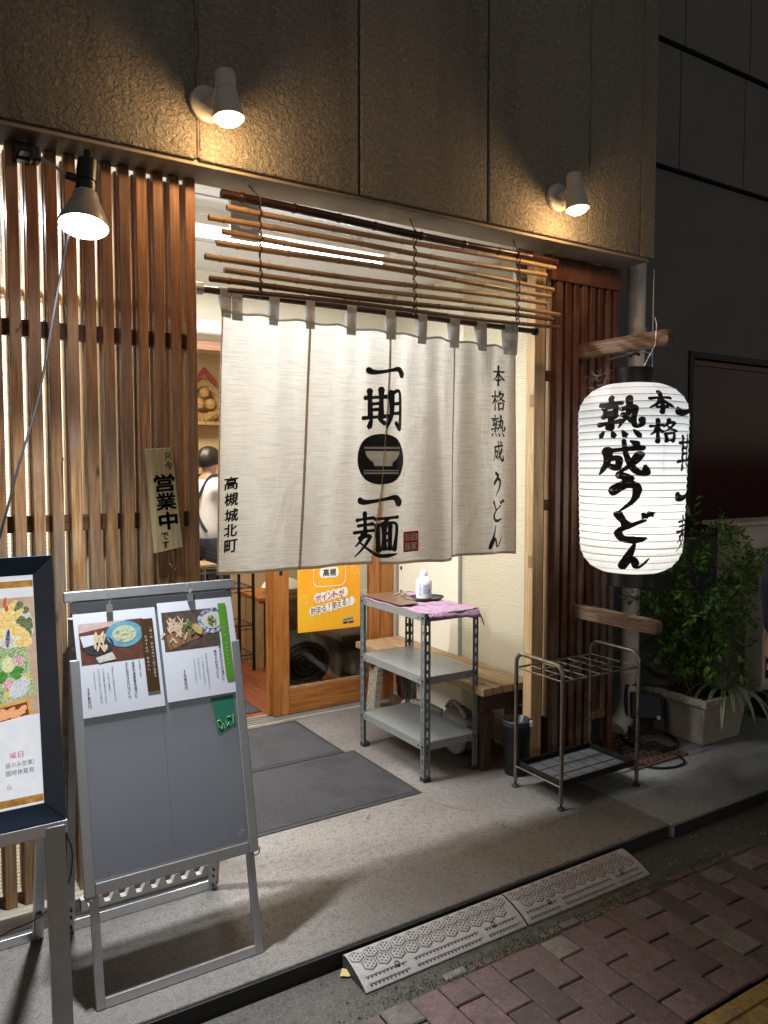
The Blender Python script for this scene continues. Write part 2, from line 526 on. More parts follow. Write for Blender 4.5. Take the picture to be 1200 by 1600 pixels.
M['spiderpale'] = leaf_mat('spider_leaf_margin', (0.42, 0.42, 0.26, 1), (0.5, 0.5, 0.33, 1))
M['moss'] = leaf_mat('moss', (0.05, 0.07, 0.012, 1), (0.13, 0.15, 0.03, 1))

# ---------------------------------------------------------------- mesh helpers
class MB:
    def __init__(s):
        s.v = []
        s.f = []
    def add(s, vs, fs):
        o = len(s.v)
        s.v += [tuple(v) for v in vs]
        s.f += [tuple(i+o for i in f) for f in fs]
        return s
    def box(s, x0, x1, y0, y1, z0, z1, mt=None):
        vs = [(x, y, z) for z in (z0, z1) for y in (y0, y1) for x in (x0, x1)]
        if mt:
            vs = [mt @ Vector(v) for v in vs]
        return s.add(vs, [(0, 2, 3, 1), (4, 5, 7, 6), (0, 1, 5, 4), (2, 6, 7, 3), (0, 4, 6, 2), (1, 3, 7, 5)])
    def bar(s, a, b, wd, th, up=(0, 0, 1)):
        """rectangular bar from a to b, wd across, th along 'up'"""
        a, b = Vector(a), Vector(b)
        d = (b-a).normalized()
        u = Vector(up)
        sd = d.cross(u).normalized()*wd/2
        u2 = sd.cross(d).normalized()*th/2
        vs = [p+i*sd+j*u2 for p in (a, b) for i, j in ((-1, -1), (1, -1), (1, 1), (-1, 1))]
        return s.add(vs, [(0, 1, 2, 3), (7, 6, 5, 4), (0, 4, 5, 1), (1, 5, 6, 2), (2, 6, 7, 3), (3, 7, 4, 0)])
    def tube(s, pts, r, n=8, cap=True, closed=False):
        pts = [Vector(p) for p in pts]
        rs = r if isinstance(r, (list, tuple)) else [r]*len(pts)
        o = len(s.v)
        up = None
        N_ = len(pts)
        for i, p in enumerate(pts):
            if closed:
                d = pts[(i+1) % N_]-pts[i-1]
            else:
                d = (pts[min(i+1, N_-1)]-pts[max(i-1, 0)])
            if d.length < 1e-9:
                d = Vector((0, 0, 1))
            d.normalize()
            if up is None:
                up = d.orthogonal().normalized()
            up = (up-d*up.dot(d))
            if up.length < 1e-6:
                up = d.orthogonal()
            up.normalize()
            sd = d.cross(up)
            for k in range(n):
                t = 2*pi*k/n
                s.v.append(tuple(p+rs[i]*(cos(t)*up+sin(t)*sd)))
        m = N_ if closed else N_-1
        for i in range(m):
            for k in range(n):
                a = o+i*n+k
                b = o+i*n+(k+1) % n
                j = (i+1) % N_
                s.f.append((a, b, o+j*n+(k+1) % n, o+j*n+k))
        if cap and not closed:
            s.f.append(tuple(o+k for k in range(n))[::-1])
            s.f.append(tuple(o+(N_-1)*n+k for k in range(n)))
        return s
    def lathe(s, prof, c=(0, 0, 0), axis=(0, 0, 1), n=24, cap=True):
        """prof: list of (radius, height along axis)"""
        ax = Vector(axis).normalized()
        u = Vector((0, 0, 1)) if abs(ax.z) < 0.9 else Vector((1, 0, 0))
        u = (u-ax*u.dot(ax)).normalized()
        w_ = ax.cross(u)
        c = Vector(c)
        o = len(s.v)
        for r, h in prof:
            for k in range(n):
                t = 2*pi*k/n
                s.v.append(tuple(c+ax*h+r*(cos(t)*u+sin(t)*w_)))
        for i in range(len(prof)-1):
            for k in range(n):
                s.f.append((o+i*n+k, o+i*n+(k+1) % n, o+(i+1)*n+(k+1) % n, o+(i+1)*n+k))
        if cap:
            s.f.append(tuple(o+k for k in range(n))[::-1])
            s.f.append(tuple(o+(len(prof)-1)*n+k for k in range(n)))
        return s
    def grid(s, fn, nu, nv):
        o = len(s.v)
        for j in range(nv+1):
            for i in range(nu+1):
                s.v.append(tuple(fn(i/nu, j/nv)))
        for j in range(nv):
            for i in range(nu):
                a = o+j*(nu+1)+i
                s.f.append((a, a+1, a+nu+2, a+nu+1))
        return s
    def poly(s, pts):
        return s.add(pts, [tuple(range(len(pts)))])
    def slab(s, pts, off):
        """closed polygon extruded by vector off"""
        n = len(pts)
        off = Vector(off)
        s.add([Vector(p) for p in pts]+[Vector(p)+off for p in pts],
              [tuple(range(n))[::-1], tuple(range(n, 2*n))]+[(i, (i+1) % n, n+(i+1) % n, n+i) for i in range(n)])
        return s

ROOT = {}
def wloc(o):
    return ROOT.get(o.name, Vector((0, 0, 0)))

def obj(name, mb, mat_, parent=None, loc=None, smooth=False, bevel=0.0, solid=0.0, label=None, cat=None, group=None, kind=None, seg=2):
    base = wloc(parent) if parent else Vector(loc) if loc else Vector((0, 0, 0))
    me = bpy.data.meshes.new(name)
    me.from_pydata([tuple(Vector(v)-base) for v in mb.v], [], mb.f)
    me.validate()
    me.update()
    ms = mat_ if isinstance(mat_, (list, tuple)) else [mat_]
    for m in ms:
        me.materials.append(M[m] if isinstance(m, str) else m)
    o = bpy.data.objects.new(name, me)
    COL.objects.link(o)
    bm = bmesh.new()
    bm.from_mesh(me)
    bmesh.ops.recalc_face_normals(bm, faces=bm.faces)
    bm.to_mesh(me)
    bm.free()
    if smooth:
        me.shade_smooth()
        me.set_sharp_from_angle(angle=radians(38))
    if parent:
        o.parent = parent
    else:
        o.location = base
    ROOT[o.name] = base
    if solid:
        md = o.modifiers.new('thickness', 'SOLIDIFY')
        md.thickness = solid
    if bevel:
        md = o.modifiers.new('edge', 'BEVEL')
        md.width = bevel
        md.segments = seg
        md.limit_method = 'ANGLE'
        md.angle_limit = radians(40)
    tag(o, label, cat, group, kind)
    return o

def tag(o, label=None, cat=None, group=None, kind=None):
    for k, v in (('label', label), ('category', cat), ('group', group), ('kind', kind)):
        if v:
            o[k] = v
    return o

def thing(name, label, cat, loc=(0, 0, 0), group=None):
    o = bpy.data.objects.new(name, None)
    o.empty_display_size = 0.05
    COL.objects.link(o)
    o.location = loc
    ROOT[o.name] = Vector(loc)
    return tag(o, label, cat, group)

def copy_part(src, parent, dloc):
    c = src.copy()
    COL.objects.link(c)
    c.parent = parent
    c.location = Vector(src.location)+Vector(dloc)
    ROOT[c.name] = wloc(src)+Vector(dloc)
    return c

def copy_thing(root, dloc, label):
    r = root.copy()
    COL.objects.link(r)
    r.location = Vector(root.location)+Vector(dloc)
    ROOT[r.name] = wloc(root)+Vector(dloc)
    r['label'] = label
    def rec(a, b):
        for ch in list(a.children):
            c = ch.copy()
            COL.objects.link(c)
            c.parent = b
            ROOT[c.name] = wloc(ch)+Vector(dloc)
            rec(ch, c)
    rec(root, r)
    return r

def light(name, ty, loc, power, col, parent=None, **k):
    ld = bpy.data.lights.new(name, ty)
    ld.energy = power
    ld.color = col
    for a, v in k.items():
        if a != 'rot':
            setattr(ld, a, v)
    o = bpy.data.objects.new(name, ld)
    COL.objects.link(o)
    if parent:
        o.parent = parent
        o.location = Vector(loc)-wloc(parent)
    else:
        o.location = loc
    if 'rot' in k:
        o.rotation_euler = Vector(k['rot']).to_track_quat('-Z', 'Y').to_euler()
    return o

# ---------------------------------------------------------------- writing
_tc = {}
def glyph_mesh(body, bold=0.0, align='LEFT', spacing=1.0):
    key = (body, bold, align, spacing)
    if key in _tc:
        return _tc[key]
    c = bpy.data.curves.new('t', 'FONT')
    c.body = body
    c.offset = bold
    c.resolution_u = 2
    c.align_x = align
    c.space_line = spacing
    o = bpy.data.objects.new('t', c)
    COL.objects.link(o)
    dg = bpy.context.evaluated_depsgraph_get()
    me = bpy.data.meshes.new_from_object(o.evaluated_get(dg))
    vs = [(v.co.x, v.co.y) for v in me.vertices]
    fs = [tuple(p.vertices) for p in me.polygons]
    bpy.data.objects.remove(o)
    bpy.data.curves.remove(c)
    bpy.data.meshes.remove(me)
    _tc[key] = (vs, fs)
    return vs, fs

def text_in(mb, body, fn, u0, u1, v0, v1, bold=0.0, jit=0.0):
    """fit text into the box u0..u1, v0(top)..v1(bottom); fn(u,v) gives the 3-D point"""
    vs, fs = glyph_mesh(body, 0.0)
    if not vs:
        return
    if bold:     # heavier writing: the same character laid down a few times, very slightly apart
        e = bold*.45
        for dx, dy in ((-e, 0), (e, 0), (0, -e), (0, e)):
            text_in(mb, body, fn, u0+dx*(u1-u0), u1+dx*(u1-u0), v0+dy*(v1-v0), v1+dy*(v1-v0), 0.0)
    x0 = min(v[0] for v in vs); x1 = max(v[0] for v in vs)
    y0 = min(v[1] for v in vs); y1 = max(v[1] for v in vs)
    pts = []
    for x, y in vs:
        a = (x-x0)/max(1e-6, x1-x0)
        b = (y1-y)/max(1e-6, y1-y0)
        pts.append(fn(u0+(u1-u0)*a, v0+(v1-v0)*b))
    mb.add(pts, fs)

def vtext(mb, s, fn, uc, vtop, size, pitch, bold=0.03):
    """vertical column of characters"""
    v = vtop
    for ch in s:
        if ch != ' ':
            small = ch in '、。'
            thin = ch in '1'
            w_ = size*(0.3 if thin else 0.35 if small else 0.92)
            h_ = size*(0.3 if small else 0.9)
            if ch in 'ー一':
                if ch == '一':
                    text_in(mb, ch, fn, uc-w_/2, uc+w_/2, v+size*0.42, v+size*0.54, bold)
                else:
                    text_in(mb, 'l', fn, uc-size*0.05, uc+size*0.05, v+size*0.05, v+size*0.9, 0)
            else:
                text_in(mb, ch, fn, uc-w_/2, uc+w_/2, v, v+h_, bold)
        v += pitch if ch != ' ' else pitch*0.55

G = {
 '本': [('n', (12, 33), (50, 28), (88, 29)), ('n', (50, 4), (52, 50), (49, 96)), ('t', (48, 33), (33, 58), (6, 76)),
        ('w', (53, 33), (68, 54), (95, 72)), ('n', (33, 73), (66, 70))],
 '格': [('n', (3, 31), (42, 26)), ('n', (25, 4), (26, 96)), ('t', (24, 36), (15, 55), (2, 68)), ('n', (29, 42), (40, 54)),
        ('t', (64, 4), (57, 20), (44, 36)), ('t', (60, 17), (85, 14), (70, 38), (42, 56)), ('w', (57, 26), (74, 42), (99, 52)),
        ('n', (54, 64), (57, 94)), ('n', (54, 64), (86, 60), (83, 92)), ('n', (57, 91), (82, 89))],
 '熟': [('n', (27, 0), (30, 10)), ('n', (4, 16), (53, 12)), ('n', (15, 24), (18, 36)), ('n', (15, 24), (42, 21), (39, 35)),
        ('n', (18, 35), (39, 34)), ('n', (12, 45), (43, 41), (30, 52)), ('n', (30, 52), (33, 74), (23, 71)), ('n', (2, 64), (53, 56)),
        ('t', (70, 2), (69, 36), (47, 73)), ('n', (55, 27), (83, 22), (80, 50), (84, 68), (98, 65), (98, 54)), ('n', (58, 41), (74, 54)),
        ('w', (14, 81), (4, 95)), ('w', (34, 81), (39, 95)), ('w', (57, 80), (65, 94)), ('w', (81, 78), (96, 94))],
 '成': [('n', (18, 31), (50, 26), (88, 22)), ('t', (22, 31), (21, 62), (4, 95)), ('n', (24, 52), (45, 49), (42, 76), (31, 72)),
        ('w', (54, 2), (60, 45), (76, 82), (95, 90), (95, 70)), ('t', (84, 40), (67, 68), (45, 88)), ('w', (68, 4), (82, 14))],
 'う': [('n', (34, 4), (62, 13), (52, 18)), ('t', (18, 44), (50, 28), (76, 32), (78, 50), (66, 72), (32, 98))],
 'ど': [('n', (18, 8), (26, 22), (38, 42)), ('w', (80, 26), (48, 42), (20, 62), (26, 84), (55, 90), (84, 84)), ('w', (76, 6), (84, 16)), ('w', (89, 0), (98, 10))],
 'ん': [('w', (52, 0), (36, 42), (8, 96)), ('t', (14, 88), (34, 62), (48, 56), (56, 70), (60, 88), (76, 86), (99, 52))],
 '一': [('h', (2, 52), (14, 56), (34, 55), (60, 50), (80, 46), (90, 49), (97, 57))],
 '期': [('n', (6, 24), (56, 20)), ('n', (17, 8), (19, 68)), ('n', (43, 4), (43, 68)), ('n', (19, 38), (42, 36)),
        ('n', (19, 52), (42, 50)), ('n', (0, 72), (58, 66)), ('w', (22, 74), (16, 96)), ('w', (38, 74), (54, 86)),
        ('t', (67, 12), (67, 60), (54, 97)), ('n', (67, 13), (92, 10), (92, 94), (80, 84)), ('n', (68, 37), (91, 35)), ('n', (67, 60), (91, 58))],
 '麺': [('n', (9, 14), (48, 10)), ('n', (29, 0), (30, 42)), ('n', (12, 27), (46, 24)), ('n', (2, 42), (54, 38)),
        ('t', (24, 44), (18, 60), (4, 74)), ('t', (16, 55), (40, 51), (28, 74), (2, 97)), ('w', (16, 64), (40, 84), (62, 97), (98, 94)),
        ('n', (52, 13), (98, 9)), ('n', (76, 12), (68, 24)), ('n', (55, 28), (58, 84)), ('n', (55, 28), (95, 25), (92, 82)),
        ('n', (69, 29), (69, 80)), ('n', (81, 29), (81, 80)), ('n', (69, 46), (81, 46)), ('n', (69, 62), (81, 62)), ('n', (58, 82), (92, 81))],
}

def catmull(pts, n):
    out = []
    P = [pts[0]]+list(pts)+[pts[-1]]
    for i in range(1, len(P)-2):
        p0, p1, p2, p3 = P[i-1], P[i], P[i+1], P[i+2]
        for k in range(n):
            t = k/n
            out.append(tuple(0.5*((2*b)+(-a+c)*t+(2*a-5*b+4*c-d)*t*t+(-a+3*b-3*c+d)*t**3) for a, b, c, d in zip(p0, p1, p2, p3)))
    out.append(tuple(pts[-1]))
    return out

def brush(mb, ch, fn, wd, rng):
    """brush-written character: strokes in a 0..100 square; fn(u,v,k) gives the 3-D point"""
    for si, (kind, *pts) in enumerate(G[ch]):
        pl = catmull(pts, 9 if len(pts) > 2 else 12)
        n = len(pl)
        ph = rng.random()*6
        sid = []
        for i, (x, y) in enumerate(pl):
            t = i/(n-1)
            a = pl[max(0, i-1)]
            b = pl[min(n-1, i+1)]
            dx, dy = b[0]-a[0], b[1]-a[1]
            L = max(1e-6, sqrt(dx*dx+dy*dy))
            if kind == 'n':
                q = 0.80+0.28*abs(2*t-1)**2.2
            elif kind == 't':
                q = 1.08*(1-t)**0.55*1.0+0.12
            elif kind == 'h':
                q = 0.45+1.05*abs(2*t-1)**1.5*(0.5 if t < 0.5 else 1)+0.15
            else:
                q = 0.45+0.85*t if t < 0.8 else (0.45+0.68)*max(0.25, 1-(t-0.8)*3.2)
            q *= 1+0.07*sin(ph+t*9)
            horiz = abs(dx)/L
            q *= 1-0.28*horiz if kind != 'h' else 1
            hw = wd*q/2
            nx, ny = -dy/L, dx/L
            sid.append([(x+nx*hw*e, y+ny*hw*e) for e in (-1, -0.5, 0, 0.5, 1)])
        o = len(mb.v)
        vs = [fn(u, v) for row in sid for u, v in row]
        fs = [(i*5+k, i*5+k+1, (i+1)*5+k+1, (i+1)*5+k) for i in range(n-1) for k in range(4)]
        mb.add(vs, fs)
        for e, row in ((0, sid[0]), (n-1, sid[-1])):
            cx, cy = pl[e]
            r = sqrt((row[4][0]-row[0][0])**2+(row[4][1]-row[0][1])**2)/2
            mb.add([fn(cx+r*cos(2*pi*k/10), cy+r*sin(2*pi*k/10)) for k in range(10)], [tuple(range(10))])
# ================================================================ SETTING
S = -0.05           # level of the pavers
obj('street', MB().box(-14, 22, -14, 2.2, -0.3, -0.058), 'asphalt', kind='structure')
obj('ground', MB().box(-14, 22, 2.2, 16, -0.3, -0.062), 'asphalt', kind='structure')
fore = obj('forecourt', MB().box(-3.0, 2.716, 2.055, 4.20, -0.2, 0.0), 'slab', kind='structure', bevel=0.006)
obj('forecourt', MB().box(2.722, 9.0, 2.045, 7.0, -0.2, -0.002), concrete('grey_concrete_apron', (0.27, 0.265, 0.255, 1), (0.16, 0.157, 0.15, 1)), kind='structure', bevel=0.006)
obj('kerb_face', MB().box(-3.0, 2.70, 2.047, 2.054, -0.2, -0.008).box(2.74, 9.0, 2.036, 2.043, -0.2, -0.012), 'kerb', kind='structure')

# pavers laid across the pavement, one object each
pave = obj('pavement', MB().box(-1.0, 8.0, -3.0, 1.80, -0.25, S-0.008), concrete('sand_bed', (0.06, 0.052, 0.045, 1), (0.03, 0.027, 0.022, 1)), kind='structure')
def brickmesh(w_, l_, k):
    r = random.Random(k)
    m = MB().box(-w_/2, w_/2, -l_/2, l_/2, -0.03, 0)
    m.v = [(x+r.uniform(-.0015, .0015), y+r.uniform(-.0015, .0015), z) for x, y, z in m.v]
    return m
protos = {}
bw, bl = 0.0985, 0.1925
for mt_ in ('brick', 'greybrick'):
    for half in (0, 1):
        o = obj('paver', brickmesh(bw, bl if not half else bl/2-0.003, 3), mt_, pave, bevel=0.004, seg=1)
        protos[mt_, half] = o
used = set()
rb = random.Random(5)
greys_full = {(11, 1)}
for i in range(54):
    x = 0.45+i*0.1025
    odd = (i % 2)
    # rows from the border down to the yellow strip, running bond
    y = 1.80+rb.uniform(-.004, .004)
    k = 0
    seq = ['h'] if odd else []
    while y > 1.31:
        half = (k == 0 and odd)
        L = bl/2-0.003 if half else bl
        if y-L < 1.30:
            break
        grey = (half and i % 2 == 1 and rb.random() < 0.62) or rb.random() < 0.035 or (i, k) in ((18, 1),)
        key = ('greybrick' if grey else 'brick', 1 if half else 0)
        p = protos[key]
        if key not in used:
            used.add(key)
            o = p
        else:
            o = p.copy()
            COL.objects.link(o)
        o.location = (x+rb.uniform(-.001, .001), y-L/2, S+rb.uniform(-.002, .0015))
        o.rotation_euler = (rb.uniform(-.006, .006), rb.uniform(-.006, .006), rb.uniform(-.006, .006))
        y -= L+0.0045
        k += 1
    if y-1.306 > 0.05:
        p = protos['brick', 1]
        o = p.copy() if ('brick', 1) in used else p
        if o is not p:
            COL.objects.link(o)
        used.add(('brick', 1))
        o.location = (x, y-0.047, S)
for key, p in protos.items():
    if key not in used:
        bpy.data.objects.remove(p)
# narrow broken edging row beside the asphalt strip
ed = None
x = 0.9
while x < 5.0:
    L = rb.uniform(0.07, 0.2)
    if rb.random() < 0.8:
        m = MB().box(-L/2+.003, L/2-.003, -0.016, 0.016, -0.03, 0)
        eo_ = obj('edging_stone', m, rb.choice(['brick', 'greybrick', 'brick']), pave, bevel=0.004, seg=1)
        eo_.location = (x+L/2, 1.825+rb.uniform(-.004, .004), S-rb.uniform(0.002, 0.008))
    x += L
# yellow tactile tiles
yt = None
for i in range(18):
    m = MB().box(-.149, .149, -.149, .149, -.03, 0)
    for b in range(4):
        m.box(-.11+b*.073-.013, -.11+b*.073+.013, -.135, .135, 0.0, 0.005)
    if yt is None:
        yt = obj('tactile_tile', m, 'yellow', pave, bevel=0.003, seg=1)
        o = yt
    else:
        o = yt.copy()
        COL.objects.link(o)
    o.location = (0.2+i*0.303, 1.150, S)
    o.rotation_euler = (0, 0, pi/2)
# moss and litter along the joint
def blades(n, fn, size, seed):
    r = random.Random(seed)
    m = MB()
    for _ in range(n):
        x, y, z = fn(r)
        a = r.uniform(0, pi)
        s = size*r.uniform(0.5, 1.4)
        d = Vector((cos(a), sin(a), 0))*s
        h = s*r.uniform(0.3, 1.0)
        m.add([(x-d.x/2, y-d.y/2, z), (x+d.x/2, y+d.y/2, z), (x+d.x*.2, y+d.y*.2, z+h)], [(0, 1, 2)])
    return m
obj('moss', blades(2600, lambda r: (r.choice([1.25, 1.5, 1.75, 2.1, 2.3, 2.6])+r.gauss(0, .13), 1.835+r.gauss(0, .022)-0.01, -0.056), 0.006, 3), 'moss', kind='stuff', label='green moss growing in the joint between asphalt and brick pavers', cat='moss')
obj('leaf_litter', blades(420, lambda r: (r.uniform(1.0, 4.5), 1.93+r.gauss(0, .07), -0.056), 0.012, 4), plain('dry_leaf_litter', (0.30, 0.24, 0.14, 1), 0.9, var=0.5), kind='stuff', label='small dry leaf fragments scattered on the asphalt strip by the kerb', cat='litter')
lf = MB()
lf.poly([(1.10, 2.0, -.05), (1.118, 2.018, -.042), (1.14, 2.012, -.05), (1.147, 1.99, -.044), (1.125, 1.985, -.052)])
obj('dry_leaf', lf, plain('yellow_leaf', (0.55, 0.43, 0.17, 1), 0.8), loc=(1.12, 2.0, -.055), solid=.001, label='pale yellow dry leaf beside the near end of the kerb ramps', cat='leaf')

# ================================================================ SHOP BUILDING
shop = thing('shop_building', 'shop front with rough beige concrete upper wall above a recessed entrance', 'building', (1.5, 2.7, 0))
xs = [-2.845, -2.224, -1.603, -0.981, -0.36, 0.262, 0.883, 1.505, 2.125, 2.722, 3.078]
for a, b in zip(xs[:-1], xs[1:]):
    obj('wall_panel', MB().box(a+.005, b-.005, 2.56, 2.66, 2.522, 5.6), 'stucco', shop, bevel=0.006)
obj('corner_panel', MB().box(3.083, 3.18, 2.56, 2.75, 2.522, 5.6), 'stucco', shop, bevel=0.006)
# raised weathered sealant beads in two joints
r = random.Random(2)
M['sealant'] = plain('old_sealant', (0.16, 0.13, 0.10, 1), 0.8, var=0.5, scale=14, dirt=(0.05, 0.03, 0.02, 1))
for xj in (3.0805, 2.722, 0.883):
    pts = [(xj+r.uniform(-.002, .002), 2.565+r.uniform(-.002, .003), 2.53+i*.05) for i in range(62)]
    obj('joint_sealant', MB().tube(pts, 0.0055, 5), 'sealant', shop, smooth=True)
obj('wall_core', MB().box(-2.8, 3.17, 2.665, 2.735, 2.54, 5.6), plain('dark_core', (0.05, 0.045, 0.04, 1), 0.9), shop)
obj('soffit_board', MB().box(-2.8, 3.16, 2.578, 2.745, 2.508, 2.536), plain('painted_soffit', (0.24, 0.20, 0.15, 1), 0.7, var=0.2, scale=6, dirt=(0.12, 0.09, 0.06, 1)), shop, bevel=0.003)
obj('ceiling', MB().box(-2.8, 3.10, 2.75, 4.30, 2.586, 2.75), 'ceil', shop)
obj('ceiling_trim', MB().box(-0.8, 3.10, 3.05, 3.058, 2.582, 2.5855).box(-0.8, 3.10, 3.66, 3.668, 2.582, 2.5855), plain('ceiling_joint', (0.4, 0.4, 0.4, 1), 0.6), shop)
obj('door_header', MB().box(-2.8, 3.12, 4.20, 4.28, 2.197, 2.585), 'cream', shop)
obj('lintel', MB().box(-0.8, 2.70, 4.165, 4.285, 2.145, 2.196), 'doorwoodx', shop, bevel=0.003)
obj('duct', MB().tube([(-0.8, 4.12, 2.262), (2.70, 4.12, 2.262)], 0.042, 16), 'white', shop, smooth=True)
obj('entrance_wall', MB().box(-2.8, 1.20, 4.20, 4.28, 0, 2.144), 'cream', shop)
obj('door_jamb', MB().box(2.615, 2.70, 4.17, 4.285, 0, 2.144), 'doorwood', shop, bevel=0.003)
obj('end_wall', MB().box(-2.9, -2.8, 2.7, 7.0, 0, 5.6), 'cream', shop)
obj('side_wall', MB().box(3.12, 3.178, 2.90, 7.0, 0, 5.6), 'cream', shop)
obj('back_wall', MB().box(-2.8, 3.12, 6.95, 7.05, 0, 2.75), 'tan', shop)
obj('room_ceiling', MB().box(-2.8, 3.12, 4.30, 6.95, 2.55, 2.7), 'ceil', shop)
obj('roof', MB().box(-2.9, 3.178, 2.735, 7.05, 5.5, 5.6), 'cream', shop)
fl = obj('room_floor', MB().box(-2.8, 3.12, 4.29, 6.95, -0.2, -0.012), 'benchdark', shop)
fb = None
for i in range(26):
    if fb is None:
        fb = obj('floorboard', MB().box(0.9, 0.986, 4.295, 6.94, -0.011, 0.0), 'floorwood', shop, bevel=0.0015, seg=1)
    else:
        copy_part(fb, shop, (0.088*i, 0, 0))
tr = obj('door_track', MB().box(0.9, 2.70, 4.12, 4.29, -0.05, 0.004), 'sill', shop)
for y in (4.145, 4.18, 4.215, 4.25):
    obj('track_rail', MB().box(0.9, 2.70, y, y+.008, 0.004, 0.012), 'alu_dull', shop)
# inner side wall of the recess: cream sliding panel then ribbed sheet
obj('recess_wall', MB().box(2.735, 2.79, 2.86, 4.19, 0, 2.585), 'cream', shop)
obj('cream_panel', MB().box(2.712, 2.733, 3.505, 4.13, 0.40, 1.95), 'cream', shop, bevel=0.003)
obj('panel_frame', MB().box(2.706, 2.733, 3.488, 3.503, 0.40, 1.97).box(2.706, 2.733, 4.132, 4.15, 0.40, 1.97).box(2.706, 2.733, 3.488, 4.15, 1.972, 2.0), 'alu_dull', shop, bevel=0.002)
obj('panel_handle', MB().box(2.704, 2.7115, 4.09, 4.10, 0.60, 0.72).box(2.704, 2.7115, 4.09, 4.10, 0.85, 0.87), 'black', shop)
def corr(x0, x1, y, z0, z1, axis='x', pitch=0.0125):
    """sheet with fine horizontal corrugations"""
    m = MB()
    n = int((z1-z0)/pitch*4)
    for i in range(n+1):
        z = z0+(z1-z0)*i/n
        d = 0.0009*sin(2*pi*(z-z0)/pitch)
        if axis == 'x':
            m.v += [(x0, y+d, z), (x1, y+d, z)]
        else:
            m.v += [(y+d, x0, z), (y+d, x1, z)]
    for i in range(n):
        m.f.append((2*i, 2*i+1, 2*i+3, 2*i+2))
    return m
obj('ribbed_panel', corr(2.855, 3.484, 2.722, 0.02, 2.58, 'y'), 'ribpanel', shop, smooth=True)
obj('door_post', MB().box(2.607, 2.677, 2.785, 2.845, 0.0, 2.508), 'post', shop, bevel=0.004)
np_ = MB()
for z in (1.79, 1.01):
    np_.box(2.6045, 2.6065, 2.79, 2.815, z, z+.06)
obj('hinge_mortise', np_, plain('mortise_patch', (0.22, 0.14, 0.07, 1), 0.7), shop)
for x, z0, z1 in ((1.126, 2.42, 2.585), (2.585, 2.42, 2.585)):
    pl = obj('slotted_plate', MB().box(x, x+.12, 2.90, 2.925, z0-.03, z1), 'alu_dull', shop, bevel=0.004)
    obj('slot', MB().box(x+.035, x+.085, 2.897, 2.8995, z0+.11, z0+.12).box(x+.035, x+.085, 2.897, 2.8995, z0+.01, z0+.02), 'whiteink', pl)

# ---------------------------------------------------------------- slatted screens
PX = 0.0568
scr = thing('slatted_screen', 'tall weathered wooden slat screen with a pale ribbed sheet behind, beside the entrance', 'screen', (0.2, 2.74, 0))
s0 = obj('slat', MB().box(-0.0175, 0.0175, -0.0445, -0.0095, 0.072, 2.506), 'slat', scr, bevel=0.002, seg=1)
b0 = obj('slat_batten', MB().box(-0.0168, 0.0168, 0.0245, 0.081, 0.072, 2.506), 'batten', scr, bevel=0.004, seg=2)
first = True
rs = random.Random(11)
for k in range(-26, 11):
    o = s0 if first else s0.copy()
    if not first:
        COL.objects.link(o)
    o2 = b0 if first else b0.copy()
    if not first:
        COL.objects.link(o2)
    first = False
    o2.location = (0.3325+PX*k, 2.744+rs.uniform(-.001, .001), 0)
    # mesh is in world-ish coordinates minus the root: shift so the slat lands at its place
    o.location = (0.3325+PX*k, 2.744+rs.uniform(-.002, .002), 0)
scr_fix = [o for o in scr.children]
obj('sill', MB().box(-1.2, 0.935, 2.652, 2.80, -0.002, 0.071), 'sill', scr, bevel=0.004)
for z0, z1 in ((1.92, 1.972), (1.288, 1.342), (0.62, 0.672)):
    obj('rail', MB().box(-1.2, 0.917, 2.736, 2.767, z0, z1), 'rail', scr)
obj('ribbed_panel', corr(-1.2, 0.93, 2.83, 0.072, 2.06), 'ribpanel', scr, smooth=True)
obj('panel_rail', MB().box(-1.2, .93, 2.815, 2.845, 2.061, 2.085), 'white', scr)
nl = MB()
for x, y, z in ((0.345, 2.697, 1.94), (0.345, 2.697, 0.9), (0.42, 2.697, 1.77), (0.80, 2.697, 1.78), (0.46, 2.697, 1.52)):
    nl.tube([(x, y, z), (x, y-.012, z), (x, y-.016, z+.012)], .0018, 5)
obj('nail', nl, 'rust', scr)
for o in scr.children:
    pass

scr2 = thing('slatted_screen', 'narrow dark red wooden slat screen beside the hanging paper lantern', 'screen', (2.95, 2.81, 0))
sA = sB = sC = None
for k in range(8):
    short = k in (5, 6)
    x = 2.752+PX*k
    if not short:
        if sA is None:
            sA = o = obj('slat', MB().box(-.0175, .0175, -.045, -.010, 0.002, 2.50), 'slat_red', scr2, bevel=.002, seg=1)
        else:
            o = sA.copy(); COL.objects.link(o)
    else:
        if sB is None:
            sB = o = obj('slat', MB().box(-.0175, .0175, -.045, -.010, 0.235, 2.50), 'slat_red', scr2, bevel=.002, seg=1)
        else:
            o = sB.copy(); COL.objects.link(o)
    o.location = (x, 2.81, 0)
    if sC is None:
        sC = c_ = obj('slat_batten', MB().box(-.0165, .0165, .0, .034, .24, 2.50), 'batten_dim', scr2, bevel=.003, seg=1)
    else:
        c_ = sC.copy(); COL.objects.link(c_)
    c_.location = (x-.001, 2.812, 0)
obj('rail', MB().box(2.70, 3.17, 2.8005, 2.811, 1.92, 1.972), 'rail', scr2)
obj('rail', MB().box(2.70, 3.17, 2.8005, 2.811, 1.288, 1.342), 'rail', scr2)
obj('rail', MB().box(2.98, 3.17, 2.785, 2.838, 0.185, 0.2345), 'slat', scr2)
obj('head_board', MB().box(2.69, 3.17, 2.755, 2.777, 2.40, 2.507), 'slat_red', scr2)
obj('back_sheet', MB().box(2.70, 3.17, 2.852, 2.858, 0.02, 2.50), plain('shaded_back_sheet', (0.035, 0.03, 0.026, 1), 0.8), scr2)  # shade behind this screen put into the sheet's near-black colour
